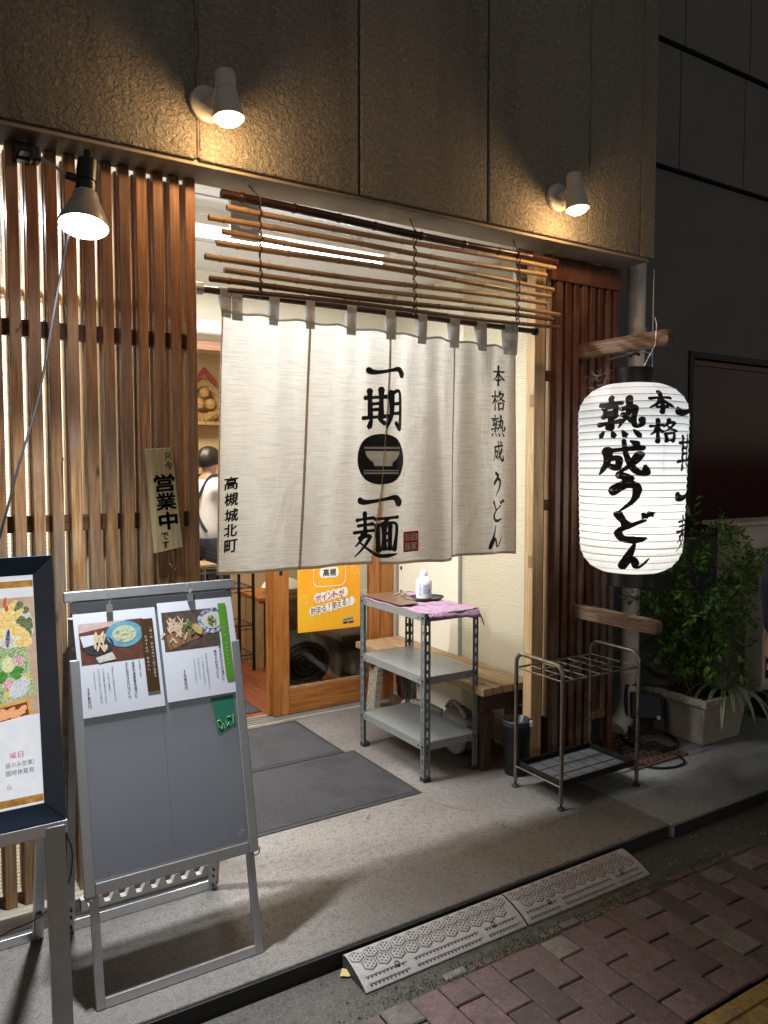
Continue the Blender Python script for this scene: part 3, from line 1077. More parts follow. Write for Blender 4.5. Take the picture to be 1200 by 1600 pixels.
# slat meshes were given in local numbers; undo the root offset baked in by obj()
for root in (scr, scr2):
    rl = Vector(root.location)
    done = set()
    for o in root.children:
        if o.name.startswith('slat'):
            if o.data.name not in done:
                done.add(o.data.name)
                for v in o.data.vertices:
                    v.co += rl
            o.location = Vector(o.location)-rl

# ---------------------------------------------------------------- neighbouring building
nb = thing('neighbour_building', 'dark grey neighbouring building with smooth wall, panel joints and a wide dark window', 'building', (5.5, 3.6, 0))
obj('lower_wall', MB().box(3.2, 4.86, 3.6, 3.8, 0, 3.55).box(4.861, 10, 3.6, 3.8, 2.34, 3.55).box(4.861, 10, 3.6, 3.8, 0, 0.985), 'nbwall', nb)
for za, zb in ((3.562, 4.36), (4.375, 6.2)):
    for a, b in ((3.2, 3.92), (3.92, 4.66), (4.66, 5.40), (5.40, 6.14), (6.14, 6.88), (6.88, 7.62), (7.62, 8.4), (8.4, 9.2)):
        obj('wall_panel', MB().box(a+.005, b-.005, 3.56+(0 if za < 4 else -.03), 3.7, za, zb), 'nbwall', nb, bevel=.004)
obj('wall_core', MB().box(3.2, 9.2, 3.66, 3.9, 3.55, 6.2), plain('joint_dark', (0.02, 0.02, 0.022, 1), 0.9), nb)
wf = obj('window', MB().box(4.862, 4.91, 3.585, 3.66, .987, 2.338).box(4.912, 10, 3.585, 3.66, 2.29, 2.338).box(4.912, 10, 3.585, 3.66, .987, 1.02), 'black', nb, bevel=.003)
wm = N('dark_red_glass')
wm.set(Base_Color=(0.035, 0.010, 0.007, 1), Roughness=0.08)
obj('pane', MB().box(4.911, 10, 3.62, 3.63, 1.021, 2.289), wm.m, wf)
obj('window_rail', MB().box(4.911, 10, 3.605, 3.619, 2.245, 2.262), plain('copper_rail', (0.16, 0.05, 0.03, 1), .4), wf)

ac = thing('outdoor_cabinet', 'stained beige cabinet under the dark window, the taller one behind the shrub', 'cabinet', (4.9, 3.0, 0))
obj('casing', MB().box(4.50, 5.6, 2.915, 3.09, 0.0, 1.13), 'acmetal', ac, bevel=.01)
obj('top_plate', MB().box(4.42, 5.7, 2.89, 3.15, 1.131, 1.156), 'acmetal', ac, bevel=.006)
ac2 = thing('outdoor_cabinet', 'lower beige cabinet with rounded bottom corner at the edge of the pavement', 'cabinet', (4.6, 2.7, 0))
obj('casing', MB().slab([(4.30, 2.75, .97), (4.30, 2.63, .95), (4.30, 2.63, .22), (4.30, 2.65, .17), (4.30, 2.69, .15), (4.30, 2.75, .15)], (.8, 0, 0)), 'acmetal', ac2, bevel=.008)
obj('front_panel', MB().box(4.33, 5.08, 2.618, 2.629, .25, .93), 'darkmetal', ac2, bevel=.003)
obj('foot', MB().box(4.36, 4.44, 2.64, 2.74, -.002, .149), 'darkmetal', ac2)
obj('foot', MB().box(4.96, 5.04, 2.64, 2.74, -.002, .149), 'darkmetal', ac2)

dp = thing('downpipe', 'tall stained cream drainpipe behind the paper lantern', 'drainpipe', (3.53, 2.96, 0))
obj('pipe', MB().tube([(3.53, 2.96, 0.22), (3.53, 2.96, 5.4)], 0.050, 20), 'pipe', dp, smooth=True)
obj('elbow', MB().tube([(3.53, 2.96, 0.33), (3.528, 2.955, 0.22), (3.50, 2.945, 0.13), (3.44, 2.93, 0.07), (3.38, 2.92, 0.03)], 0.056, 18), 'pipe', dp, smooth=True)
cl = MB()
for z in (0.62, 1.55, 2.25, 3.3):
    cl.tube([(3.53, 2.96, z), (3.53, 2.96, z+.022)], .056, 20)
cl.box(3.42, 3.48, 2.95, 2.97, 0.625, 0.65)
obj('clamp', cl, 'pipe', dp, smooth=True)
dp2 = thing('brown_pipe', 'thin dark curved pipe between the drainpipe and the shrub', 'pipe', (3.85, 3.1, 0))
obj('pipe', MB().tube([(3.80, 3.15, 1.0), (3.80, 3.15, .45), (3.82, 3.13, .33), (3.92, 3.08, .24), (4.05, 3.0, .22)], .028, 12), plain('brown_pvc', (0.12, 0.09, 0.07, 1), .5), dp2, smooth=True)
ww = thing('wall_wire', 'two thin pale wires running down beside the drainpipe', 'wire', (3.6, 2.8, 0))
obj('wire', MB().tube([(3.35, 2.70, 2.52), (3.35, 2.70, 1.2)], .003, 6), 'alu', ww)
obj('wire', MB().tube([(2.872, 2.305, 2.165), (2.878, 2.30, 2.14), (2.876, 2.30, 2.05), (2.876, 2.36, 1.96)], .0025, 6), 'alu', ww)

# ================================================================ LAMPS
M['lampgrey'] = plain('shaded_lamp_enamel', (0.42, 0.39, 0.35, 1), .4, var=.06, scale=20, bump=.02)  # white enamel darkened: the unlit front of the head is in the colour
def wall_lamp(x, z, lx, label):
    x += .014
    t = thing('wall_lamp', label, 'wall lamp', (x, 2.56, z), 'white wall lamps on the concrete wall')
    b = obj('wall_plate', MB().lathe([(.056, 0), (.060, .006), (.059, .022), (.052, .028), (.03, .030)], (x, 2.56, z), (0, -1, 0), 32), 'lampgrey', t, smooth=True)
    obj('screw', MB().lathe([(.005, 0), (.005, .004)], (x-.028, 2.533, z), (0, -1, 0), 10).lathe([(.005, 0), (.005, .004)], (x+.01, 2.533, z-.035), (0, -1, 0), 10), 'alu_dull', b)
    hx, hy = lx, 2.435
    top, mouth = z+.062, z-.088
    ax = Vector((.006, -.018, mouth-top)).normalized()
    obj('swivel', MB().tube([(x, 2.535, z), (x+.012, 2.50, z+.018), (hx, hy+.02, z+.02)], [.017, .015, .016], 12), 'lampgrey', t, smooth=True)
    c = Vector((hx, hy, top))
    L = top-mouth
    h = obj('lamp_head', MB().lathe([(.027, -.004), (.032, 0), (.0335, .006), (.0335, .055), (.032, .056), (.032, .060), (.034, .061), (.043, .10), (.050, L), (.047, L), (.041, L-.03), (.03, L-.05)], c, ax, 32), 'lampgrey', t, smooth=True)
    e = c+ax*(L-.006)
    obj('bulb_face', MB().lathe([(.046, -.004), (.045, .006), (.038, .016), (.023, .024), (.0, .027)], e, ax, 28, cap=False), glow('warm_bulb', (1.0, .72, .40), 5), t, smooth=True)
    light('lamp_light', 'POINT', e+ax*.052, W_WALL, WARM, t, shadow_soft_size=.02)
    return t
wall_lamp(.897, 2.699, .930, 'white cone wall lamp above the left end of the bamboo screen')
wall_lamp(2.498, 2.687, 2.492, 'white cone wall lamp above the right end of the bamboo screen')

cl = thing('clip_lamp', 'black clip-on reflector lamp hanging from the top of the slat screen', 'lamp', (.364, 2.70, 2.47))
obj('clamp', MB().box(.335, .392, 2.655, 2.70, 2.445, 2.50).box(.342, .385, 2.60, 2.655, 2.452, 2.468).box(.375, .405, 2.60, 2.65, 2.43, 2.475), 'black', cl, bevel=.006)
obj('arm', MB().tube([(.40, 2.61, 2.447), (.475, 2.53, 2.375)], .0045, 8), 'alu_dull', cl, smooth=True)
top = Vector((.520, 2.503, 2.425)); mouth = Vector((.493, 2.452, 2.208))
ax = (mouth-top).normalized()
obj('knuckle', MB().tube([(.466, 2.537, 2.380), (.515, 2.505, 2.362)], .013, 12), 'black', cl, smooth=True)
sk = obj('socket', MB().lathe([(.012, -.03), (.014, -.005), (.024, 0), (.030, .006), (.031, .075), (.028, .078), (.028, .082), (.031, .085), (.031, .125), (.026, .13)], top, ax, 28), 'black', cl, smooth=True)
obj('reflector', MB().lathe([(.034, .112), (.038, .120), (.040, .135), (.052, .160), (.066, .195), (.073, .212), (.074, .219), (.071, .221)], top, ax, 36, cap=False), plain('frosted_bulb_neck', (0.26, 0.24, 0.21, 1), .4), cl, smooth=True, solid=.002)
obj('bulb_face', MB().lathe([(.071, .216), (.066, .224), (.045, .232), (.02, .236), (.0, .237)], top, ax, 32, cap=False), glow('cool_bulb', (1, .97, .90), 6), cl, smooth=True)
light('lamp_light', 'SPOT', top+ax*.25, W_CLIP, (.88, .94, 1.0), cl, rot=(-.12, -.27, -.95), spot_size=radians(88), spot_blend=1.0, shadow_soft_size=.035)
light('lamp_spill', 'SPOT', top+ax*.25, W_CLIP*.018, (.92, .95, 1.0), cl, rot=tuple(ax), spot_size=radians(160), spot_blend=.7, shadow_soft_size=.05)
cp = catmull([(.50, 2.515, 2.42), (.51, 2.54, 2.36), (.48, 2.54, 2.27), (.459, 2.50, 2.198), (.41, 2.50, 1.95), (.365, 2.50, 1.709), (.30, 2.46, 1.5), (.245, 2.42, 1.313), (.15, 2.40, 1.0), (.12, 2.42, .6), (.15, 2.50, .2), (.10, 2.52, .0)], 6)
obj('power_cord', MB().tube(cp, .0036, 6), 'blackwire', loc=(.3, 2.5, 0), smooth=True, label='long black power cord running down from the clip-on lamp', cat='cord')

tb = thing('fluorescent_light', 'long glowing fluorescent tube light on the entrance ceiling', 'ceiling light', (1.5, 3.20, 2.586))
obj('fixture', MB().box(.87, 2.03, 3.165, 3.235, 2.506, 2.545), 'white', tb, bevel=.005)
obj('hanger', MB().box(1.0, 1.03, 3.185, 3.215, 2.5455, 2.5855), 'white', tb)
obj('hanger', MB().box(1.85, 1.88, 3.185, 3.215, 2.5455, 2.5855), 'white', tb)
obj('tube', MB().tube([(.89, 3.20, 2.48), (1.995, 3.20, 2.48)], .017, 14), glow('cool_tube', (.93, .97, 1.0), 4), tb, smooth=True)
obj('end_holder', MB().box(.872, .889, 3.18, 3.22, 2.46, 2.5055), 'white', tb)
obj('end_holder', MB().box(1.996, 2.015, 3.18, 3.22, 2.46, 2.5055), 'white', tb)
light('tube_light', 'AREA', (1.44, 3.20, 2.459), W_TUBE, (.95, .975, 1.0), tb, rot=(0, 0, -1), shape='RECTANGLE', size=1.08, size_y=.03)
tb2 = copy_thing(tb, (-1.6, .1, 0), 'second fluorescent tube light behind the slat screen, glimpsed between the slats')
for ch in tb.children:
    if ch.type == 'LIGHT':
        l2 = ch.copy(); l2.data = ch.data.copy(); l2.data.energy = W_TUBE*1.7; COL.objects.link(l2); l2.parent = tb2
for ch in [c for c in tb2.children if c.type == 'LIGHT' and c.data.energy < W_TUBE*1.5]:
    bpy.data.objects.remove(ch)

rl = thing('room_light', 'ceiling light panel inside the dining room', 'ceiling light', (1.6, 5.6, 2.55))
obj('diffuser', MB().box(1.2, 2.0, 5.3, 5.9, 2.51, 2.549), glow('warm_panel', (1, .86, .66), 3), rl)
light('panel_light', 'AREA', (1.6, 5.6, 2.50), W_ROOM, (1, .85, .64), rl, rot=(0, 0, -1), shape='RECTANGLE', size=.8, size_y=.6)

# ================================================================ BAMBOO SCREEN
bb = thing('bamboo_screen', 'nine bamboo poles hung level one above another on cords over the entrance', 'screen', (1.8, 2.64, 2.12))
PB = [((.992, 2.451), (2.602, 2.437), 'bamboo_dark', .0125), ((1.010, 2.406), (2.590, 2.412), 'bamboo', .0085), ((.945, 2.364), (2.534, 2.370), 'bamboo', .0085),
      ((.993, 2.326), (2.579, 2.316), 'bamboo', .008), ((.969, 2.287), (2.564, 2.285), 'bamboo', .009), ((.929, 2.226), (2.536, 2.247), 'bamboo', .0085),
      ((.998, 2.192), (2.618, 2.206), 'bamboo', .008), ((.944, 2.152), (2.582, 2.178), 'bamboo_mid', .0085), ((1.009, 2.125), (2.619, 2.147), 'bamboo_mid', .0075)]
rb2 = random.Random(21)
cordx = (1.132, 1.804, 2.358)
polez = []
for (a, b, m_, rr) in PB:
    p0 = Vector((a[0], 2.64, a[1])); p1 = Vector((b[0], 2.64, b[1]))
    n = 40
    rr *= 1.32
    ph = rb2.random()*6
    pts, rads = [], []
    nodes = []
    t = rb2.uniform(.02, .06)
    while t < 1:
        nodes.append(t)
        t += rb2.uniform(.085, .15)
    ts = sorted(set([i/n for i in range(n+1)]+[q+d for q in nodes for d in (-.006, -.0025, 0, .0025, .006) if 0 < q+d < 1]))
    for t in ts:
        p = p0.lerp(p1, t)
        p.z += .004*sin(t*7+ph)
        p.y += .003*sin(t*5+ph*2)
        q = min([abs(t-x) for x in nodes]+[1])
        pts.append(p)
        rads.append(rr*(1.16 if q < .0005 else 1.12 if q < .003 else .97 if q < .0065 else 1.0)*(1-.12*t))
    polez.append((p0, p1))
    o = obj('bamboo_pole', MB().tube(pts, rads, 10), m_, bb, smooth=True)
    obj('end_shade', MB().tube([p0+Vector((-.0006, 0, .004*sin(ph))), p0+Vector((.002, 0, .004*sin(ph)))], rr*.62, 8), 'ink', o)  # solid black plug, shade of the hollow put into its colour
for cx in cordx:
    pts = []
    for i, (p0, p1) in enumerate(polez):
        t = (cx-p0.x)/(p1.x-p0.x)
        z = p0.lerp(p1, t).z
        for dz, dy in ((.018, -.004), (.009, -.0175), (-.009, -.0175), (-.018, .0)):
            pts.append((cx+rb2.uniform(-.003, .003), 2.64+dy, z+dz))
    pts = [(cx-.03 if cx < 1.5 else cx-.005, 2.66, 2.508)]+pts
    m = MB().tube(catmull(pts, 3), .0028, 6)
    pts2 = []
    for i, (p0, p1) in enumerate(polez):
        t = (cx-p0.x)/(p1.x-p0.x)
        z = p0.lerp(p1, t).z
        for dz, dy in ((.014, .004), (.0, .0135), (-.014, .004)):
            pts2.append((cx+.006+rb2.uniform(-.003, .003), 2.64+dy, z+dz))
    m.tube(catmull(pts2, 3), .0028, 6)
    obj('cord', m, plain('dark_twine', (0.045, 0.025, 0.016, 1), .8), bb)

# ================================================================ CURTAIN ROD AND NOREN
rod = thing('curtain_rod', 'dark wooden rod holding up the shop curtain, its ends on the two posts', 'rod', (1.76, 2.775, 2.14))
obj('rod', MB().tube([(.93, 2.775, 2.148), (2.585, 2.775, 2.146)], .0125, 14), 'bamboo_dark', rod, smooth=True)
obj('end_bracket', MB().tube([(.922, 2.775, 2.150), (.965, 2.775, 2.150)], .022, 14), 'alu_dull', rod, smooth=True)
obj('end_bracket', MB().tube([(2.586, 2.775, 2.146), (2.606, 2.775, 2.146)], .018, 14), 'black', rod, smooth=True)

TOPX = [1.030, 1.400, 1.772, 2.114, 2.478]
BOTX = [0.999, 1.352, 1.714, 2.093, 2.471]
ZT, ZB = 2.078, 1.093
def ntop(x):
    ph = (x-1.03)/.165
    return 2.083-(x-1.03)*.016-.0075*(0.5-.5*cos(2*pi*ph))
def nbot(x):
    return 1.098-(x-1.0)*.0125+.004*sin(x*9)
def ny(x, z):
    t = (2.08-z)/1.0
    a = .010*sin((x-1.0)*17+.6*t)+.006*sin((x-1.0)*41+1.3+t)*(1-.5*t)
    b = .016*sin((x-2.0)*24+.9)*(1 if x > 1.9 else max(0, (x-1.6)/.3))
    fold = .006*sin(x*63+t*3)*(1-t)**2+.004*sin(x*29-t*4+2)+.014*math.exp(-((x-2.0-.03*t)/.03)**2)-.012*math.exp(-((x-1.26-.04*t)/.035)**2)+.012*math.exp(-((x-2.33)/.03)**2)*(1-t*.3)
    hang = .015*t*sin(x*3.1)
    puck = .010*(math.exp(-((t)/.10)**2))*cos(2*pi*(x-1.03)/.165)
    return 2.765-(a+b+fold+hang+puck)*(.55+.45*min(1, t*2))
nr = thing('noren', 'cream linen shop curtain in four panels with black brush lettering across the entrance', 'curtain', (1.75, 2.765, 2.08))
for k in range(4):
    def pf(u, v, k=k):
        vv = v
        xa = TOPX[k]+(BOTX[k]-TOPX[k])*vv-.0005
        xb = TOPX[k+1]+(BOTX[k+1]-TOPX[k+1])*vv+.0005
        if k == 1 and vv > .66:
            xb -= .022*((vv-.66)/.34)
        if k == 2 and vv > .66:
            xa += .006*((vv-.66)/.34)
        x = xa+(xb-xa)*u
        z = ntop(x)+(nbot(x)+(.013 if k == 3 else 0)-ntop(x))*vv
        return (x, ny(x, z)+(.004 if k == 3 else 0), z)
    cpn = obj('cloth_panel', MB().grid(pf, 40, 70), 'noren', nr, smooth=True)
    # seams down both edges and hem along the bottom
    sm = MB()
    for e, wd in ((0, .0065), (1, .0065)):
        def sf(u, v, e=e, wd=wd):
            x, y, z = pf(e, v)
            return (x+(u-.0)*wd*(1 if e == 0 else -1), y-.0012, z)
        sm.grid(sf, 1, 60)
    def hf(u, v):
        x, y, z = pf(u, 1)
        return (x, y-.0012, z+.012*v)
    sm.grid(hf, 30, 1)
    obj('stitched_edge', sm, 'seam', cpn)
    def tf(u, v):
        x, y, z = pf(u, 0)
        return (x, y-.0016, z+.001-.010*v)
    obj('top_hem', MB().grid(tf, 40, 1), 'hem', cpn)
tabs = [(1.027, 1.070), (1.073, 1.115), (1.224, 1.267), (1.379, 1.418), (1.563, 1.608), (1.748, 1.795), (1.913, 1.960), (2.084, 2.137), (2.235, 2.291), (2.398, 2.440), (2.444, 2.480)]
for a, b in tabs:
    zb = ntop((a+b)/2)-.030
    def tabf(u, v, a=a, b=b, zb=zb):
        # loops over the rod: front drop, over the top, back drop
        x = a+(b-a)*u
        if v < .45:
            z = zb+(2.150-zb)*(v/.45)
            y = ny(x, zb)-.002+(2.761-(ny(x, zb)-.002))*(v/.45)**.7
        elif v < .62:
            q = (v-.45)/.17*pi
            y = 2.775-.0145*cos(q)
            z = 2.150+.0145*sin(q)
        else:
            q = (v-.62)/.38
            z = 2.150+(zb+.02-2.150)*q
            y = 2.7895+(ny(x, zb)+.004-2.7895)*q
        return (x, y, z)
    obj('tab', MB().grid(tabf, 3, 26), 'hem', nr, smooth=True)

def onn(off=.0022):
    def fn(x, z):
        k = 0.004 if x > 2.10 else 0
        return (x, ny(x, z)+k-off, z)
    return fn
def inbox(x0, x1, z0, z1, off=.0022):
    f = onn(off)
    def fn(u, v, h=0):
        return f(x0+(x1-x0)*u/100, z1-(z1-z0)*v/100)
    return fn
rg = random.Random(4)
lt = MB()
brush(lt, '一', inbox(1.672, 1.830, 1.825, 1.985), 15, rg)
brush(lt, '期', inbox(1.650, 1.826, 1.655, 1.830), 14, rg)
brush(lt, '一', inbox(1.630, 1.812, 1.275, 1.455), 14, rg)
brush(lt, '麺', inbox(1.600, 1.804, 1.120, 1.306), 11.5, rg)
for ch, x0, x1, z0, z1, wd in (('本', 2.320, 2.417, 1.876, 1.967, 14.5), ('格', 2.318, 2.418, 1.762, 1.852, 13), ('熟', 2.316, 2.419, 1.638, 1.738, 11.5), ('成', 2.328, 2.413, 1.522, 1.624, 15),
                           ('う', 2.325, 2.408, 1.362, 1.478, 20), ('ど', 2.316, 2.418, 1.240, 1.348, 18), ('ん', 2.290, 2.408, 1.120, 1.230, 19)):
    brush(lt, ch, inbox(x0, x1, z0, z1), wd, rg)
for ch, zc in zip('高槻城北町', (1.440, 1.380, 1.320, 1.263, 1.204)):
    xc = 1.062 if ch in '高槻城' else 1.057
    f = onn()
    def fs_(u, v, xc=xc, zc=zc):
        return f(xc+(u-.5)*.052-(v-.5)*.003, zc-(v-.5)*.047-(u-.5)*-.006)
    text_in(lt, ch, fs_, 0, 1, 0, 1, .075)
obj('lettering', lt, 'ink', nr)
# round emblem: bowl over chopsticks
em = MB()
f = onn(.0024)
exc, ezc, erx, erz = 1.7285, 1.534, .110, .106
NRI, NSG = 30, 96
pts2 = [(exc, ezc)]+[(exc+erx*ri/NRI*cos(2*pi*k/NSG), ezc+erz*ri/NRI*sin(2*pi*k/NSG)) for ri in range(1, NRI+1) for k in range(NSG)]
em.v = [f(x, z) for x, z in pts2]
BP = [(1.569, .074), (1.555, .070), (1.54, .061), (1.528, .048), (1.52, .037), (1.505, .034)]
def in_bowl(x, z):
    # the printed disc is open where the bowl shows bare cloth
    for (za, a), (zb, b) in zip(BP[:-1], BP[1:]):
        if zb <= z <= za:
            return abs(x-1.735) < b+(a-b)*(z-zb)/(za-zb)
    return False
for k in range(NSG):
    em.f.append((0, 1+k, 1+(k+1) % NSG))
    for ri in range(NRI-1):
        a = 1+ri*NSG+k; b = 1+ri*NSG+(k+1) % NSG
        em.f.append((a, b, b+NSG, a+NSG))
em.f = [q for q in em.f if not all(in_bowl(*pts2[i]) for i in q)]
eo = obj('round_emblem', em, 'ink', nr)
bw_ = MB()
f2 = onn(.0034)
def strip(mb, prof, n=14):
    """prof: list of (z, xa, xb)"""
    for (za, a0, b0), (zb_, a1, b1) in zip(prof[:-1], prof[1:]):
        o = len(mb.v)
        for i in range(n+1):
            t = i/n
            mb.v.append(f2(a0+(b0-a0)*t, za)); mb.v.append(f2(a1+(b1-a1)*t, zb_))
        for i in range(n):
            mb.f.append((o+2*i, o+2*i+2, o+2*i+3, o+2*i+1))
cx = 1.735
strip(bw_, [(1.586, cx-.077, cx+.077), (1.577, cx-.077, cx+.077)])
strip(bw_, [(1.569, cx-.074, cx+.074), (1.555, cx-.070, cx+.070), (1.54, cx-.061, cx+.061), (1.528, cx-.048, cx+.048), (1.52, cx-.037, cx+.037), (1.505, cx-.034, cx+.034)])
strip(bw_, [(1.489, cx-.082, cx+.066), (1.484, cx-.082, cx+.066)])
strip(bw_, [(1.479, cx-.082, cx+.066), (1.472, cx-.080, cx+.066)])
obj('bowl_mark', bw_, 'noren', eo)
sq = MB()
f = onn(.0024)
def rr_(u, v):
    return f(1.839+.094*u, 1.223-.089*v)
sq.grid(rr_, 8, 8)
so = obj('red_seal', sq, 'redink', nr)
st = MB()
f3 = onn(.0034)
for ch, u, v in (('自', .72, .27), ('家', .72, .73), ('製', .28, .27), ('麺', .28, .73)):
    text_in(st, ch, lambda a, b: f3(1.839+.094*a, 1.223-.089*b), u-.19, u+.19, v-.19, v+.19, .01)
obj('seal_lettering', st, 'whiteink', so)
# ================================================================ LANTERN AND ITS ARMS
def arm(z0, z1, y1, label):
    t = thing('lantern_arm', label, 'bracket', (2.90, 2.78, (z0+z1)/2), 'weathered beams holding the lantern')
    h = z1-z0
    zc = (z0+z1)/2
    prof = [(2.90-.022, 2.777, z0), (2.90-.022, 2.777, z1)]
    e = []
    for k in range(9):
        a = pi/2-pi*k/8
        e.append((2.90-.022, y1-h*.28*cos(a), zc+h*.46*sin(a)))
    pts = [prof[0], prof[1]]+e
    obj('beam', MB().slab(pts, (.044, 0, 0)), 'arm', t, bevel=.005)
    obj('screw_eye', MB().tube([(2.90+.012*cos(q/10*2*pi), y1+.10, z1+.014+.012*sin(q/10*2*pi)) for q in range(11)], .0022, 6).tube([(2.90, y1+.10, z1-.005), (2.90, y1+.10, z1+.003)], .002, 6), 'darkmetal', t)
    return t
arm(2.036, 2.110, 2.255, 'upper weathered wooden beam the paper lantern hangs from')
arm(0.740, 0.810, 2.285, 'lower weathered wooden beam below the paper lantern')

LA = Vector((2.90, 2.44, 0))
toC = Vector((-LA.x, -LA.y, 0)).normalized()
rD = Vector((-toC.y, toC.x, 0))
Z0, Z1 = 1.012, 1.885
NR = 27
def lrad(z):
    t = (z-Z0)/(Z1-Z0)
    t = min(1, max(0, t))
    # shoulders: rounded at the top and bottom
    def ease(d, span, lo):
        if d >= span:
            return 1
        q = 1-d/span
        return lo+(1-lo)*sqrt(max(0, 1-q**2.0))
    r = .249*ease(t, .15, .42)*ease(1-t, .17, .33)
    r *= 1-.085*(1-t)**1.8
    rib = ((z-Z0)/(Z1-Z0)*NR) % 1
    return r-.0045*sin(pi*rib)
ln = thing('paper_lantern', 'large lit white paper lantern with black brush characters', 'lantern', (2.90, 2.44, Z0-.06), None)
prof = [(lrad(Z0+(Z1-Z0)*i/(NR*6)), Z0+(Z1-Z0)*i/(NR*6)) for i in range(NR*6+1)]
obj('paper_shade', MB().lathe(prof, (2.90, 2.44, 0), (0, 0, 1), 72, cap=False), 'lantern', ln, smooth=True)
rbm = MB()
for i in range(NR+1):
    z = Z0+(Z1-Z0)*i/NR
    R_ = lrad(z-1e-6)-.001
    rbm.tube([(2.90+R_*cos(2*pi*k/48), 2.44+R_*sin(2*pi*k/48), z) for k in range(48)], .0019, 4, closed=True)
obj('hoop', rbm, plain('bamboo_hoop', (0.34, 0.31, 0.26, 1), .7), ln)
vt = MB()
for dg in (-62, 33, 85, 150, 210, 265):
    pts = []
    for i in range(0, NR*3+1):
        z = Z0+(Z1-Z0)*i/(NR*3)
        d = toC*cos(radians(dg))+rD*sin(radians(dg))
        pts.append(LA+d*(lrad(z)-.002)+Vector((0, 0, z)))
    vt.tube(pts, .0013, 4)
obj('hoop_thread', vt, plain('thread', (0.5, 0.42, 0.25, 1), .8), ln)
tc_ = obj('top_cap', MB().lathe([(.080, 1.862), (.088, 1.868), (.086, 1.945), (.089, 1.955), (.082, 1.956), (.078, 1.95), (.076, 1.87)], (2.90, 2.44, 0), (0, 0, 1), 40, cap=False), 'black', ln, smooth=True)
obj('bottom_cap', MB().lathe([(.100, 1.030), (.101, .958), (.104, .950), (.098, .948), (.094, .956), (.094, 1.030)], (2.90, 2.44, 0), (0, 0, 1), 40, cap=False), 'black', ln, smooth=True)
obj('base_plate', MB().box(2.83, 2.97, 2.425, 2.455, .956, .962), 'black', ln)
obj('hook', MB().tube(catmull([(2.90, 2.44, .955), (2.90, 2.44, .935), (2.912, 2.432, .922), (2.90, 2.424, .912), (2.89, 2.432, .922)], 4), .0025, 6), 'darkmetal', ln)
obj('suspension_wire', MB().tube([(2.90, 2.44, 1.95), (2.90, 2.44, 2.03)], .002, 6)
    .tube(catmull([(2.90, 2.355, 1.95), (2.90, 2.34, 2.0), (2.90, 2.38, 2.025), (2.90, 2.46, 2.03), (2.895, 2.56, 2.015), (2.89, 2.62, 2.03)], 5), .0035, 6)
    .tube(catmull([(2.88, 2.44, 2.01), (2.90, 2.47, 2.02), (2.92, 2.44, 2.025), (2.90, 2.41, 2.015), (2.88, 2.44, 2.02), (2.875, 2.52, 2.015), (2.87, 2.58, 2.005)], 5), .006, 6)
    .tube([(2.90-.078, 2.44, 1.93), (2.90, 2.44, 1.945), (2.90+.078, 2.44, 1.93)], .002, 5), 'blackwire', ln)
obj('bulb', MB().lathe([(.0, 1.225), (.022, 1.232), (.033, 1.255), (.030, 1.285), (.016, 1.32), (.014, 1.345)], (2.90, 2.44, 0), (0, 0, 1), 20, cap=False), glow('lantern_bulb', (1, .90, .68), 6), ln, smooth=True)
obj('bulb_holder', MB().tube([(2.90, 2.44, 1.345), (2.90, 2.44, 1.42)], .017, 12).tube([(2.90, 2.44, 1.42), (2.90, 2.44, 1.95)], .003, 6), 'white', ln, smooth=True)
light('lantern_light', 'POINT', (2.90+toC.x*.05, 2.44+toC.y*.05, 1.27), W_LANT*.55, (1, .96, .90), ln, shadow_soft_size=.045)
light('lantern_light', 'POINT', (2.90+toC.x*.03, 2.44+toC.y*.03, 1.60), W_LANT*.45, (.93, .97, 1.0), ln, shadow_soft_size=.10)
light('bulb_hotspot', 'POINT', (2.90+toC.x*.13+rD.x*.03, 2.44+toC.y*.13+rD.y*.03, 1.285), .22, (1, .80, .50), ln, shadow_soft_size=.02)  # extra light added close to the paper for a warm hot spot
# characters painted on the shade
lm = MB()
def onl(d0, d1, z0, z1, off=.0012):
    def fn(u, v, h=0):
        a = radians(d0+(d1-d0)*u/100)
        z = z1-(z1-z0)*v/100
        d = toC*cos(a)+rD*sin(a)
        return LA+d*(lrad(z)+off)+Vector((0, 0, z))
    return fn
rg = random.Random(9)
for ch, d0, d1, z0, z1, wd in (('熟', -36, 10, 1.622, 1.803, 16), ('成', -37, 16, 1.458, 1.620, 20.5), ('う', -26, 14, 1.300, 1.474, 29), ('ど', -21, 23, 1.168, 1.303, 30), ('ん', -15, 21.5, 1.046, 1.160, 31),
                               ('本', 14, 46, 1.735, 1.830, 21), ('格', 17, 49.5, 1.608, 1.709, 17),
                               ('一', 49, 90, 1.66, 1.84, 20), ('期', 52, 100, 1.478, 1.648, 12), ('一', 54, 100, 1.28, 1.47, 20), ('麺', 56, 105, 1.120, 1.280, 11)):
    brush(lm, ch, onl(d0, d1, z0, z1), wd, rg)
obj('lettering', lm, 'ink', ln)
# strands of cobweb and debris by the cap
cb = MB()
r = random.Random(3)
for i in range(26):
    a = Vector((2.90-.06-r.random()*.06, 2.44+.05+r.random()*.10, 1.87+r.random()*.09))
    b = a+Vector((r.uniform(-.05, .05), r.uniform(-.05, .08), r.uniform(-.05, .03)))
    cb.tube([a, (a+b)/2+Vector((0, 0, -.01)), b], .0007, 3)
obj('cobweb', cb, plain('dusty_web', (0.4, 0.38, 0.34, 1), .9), loc=(2.82, 2.53, 1.9), label='wisps of dusty cobweb beside the black cap of the lantern', cat='cobweb')

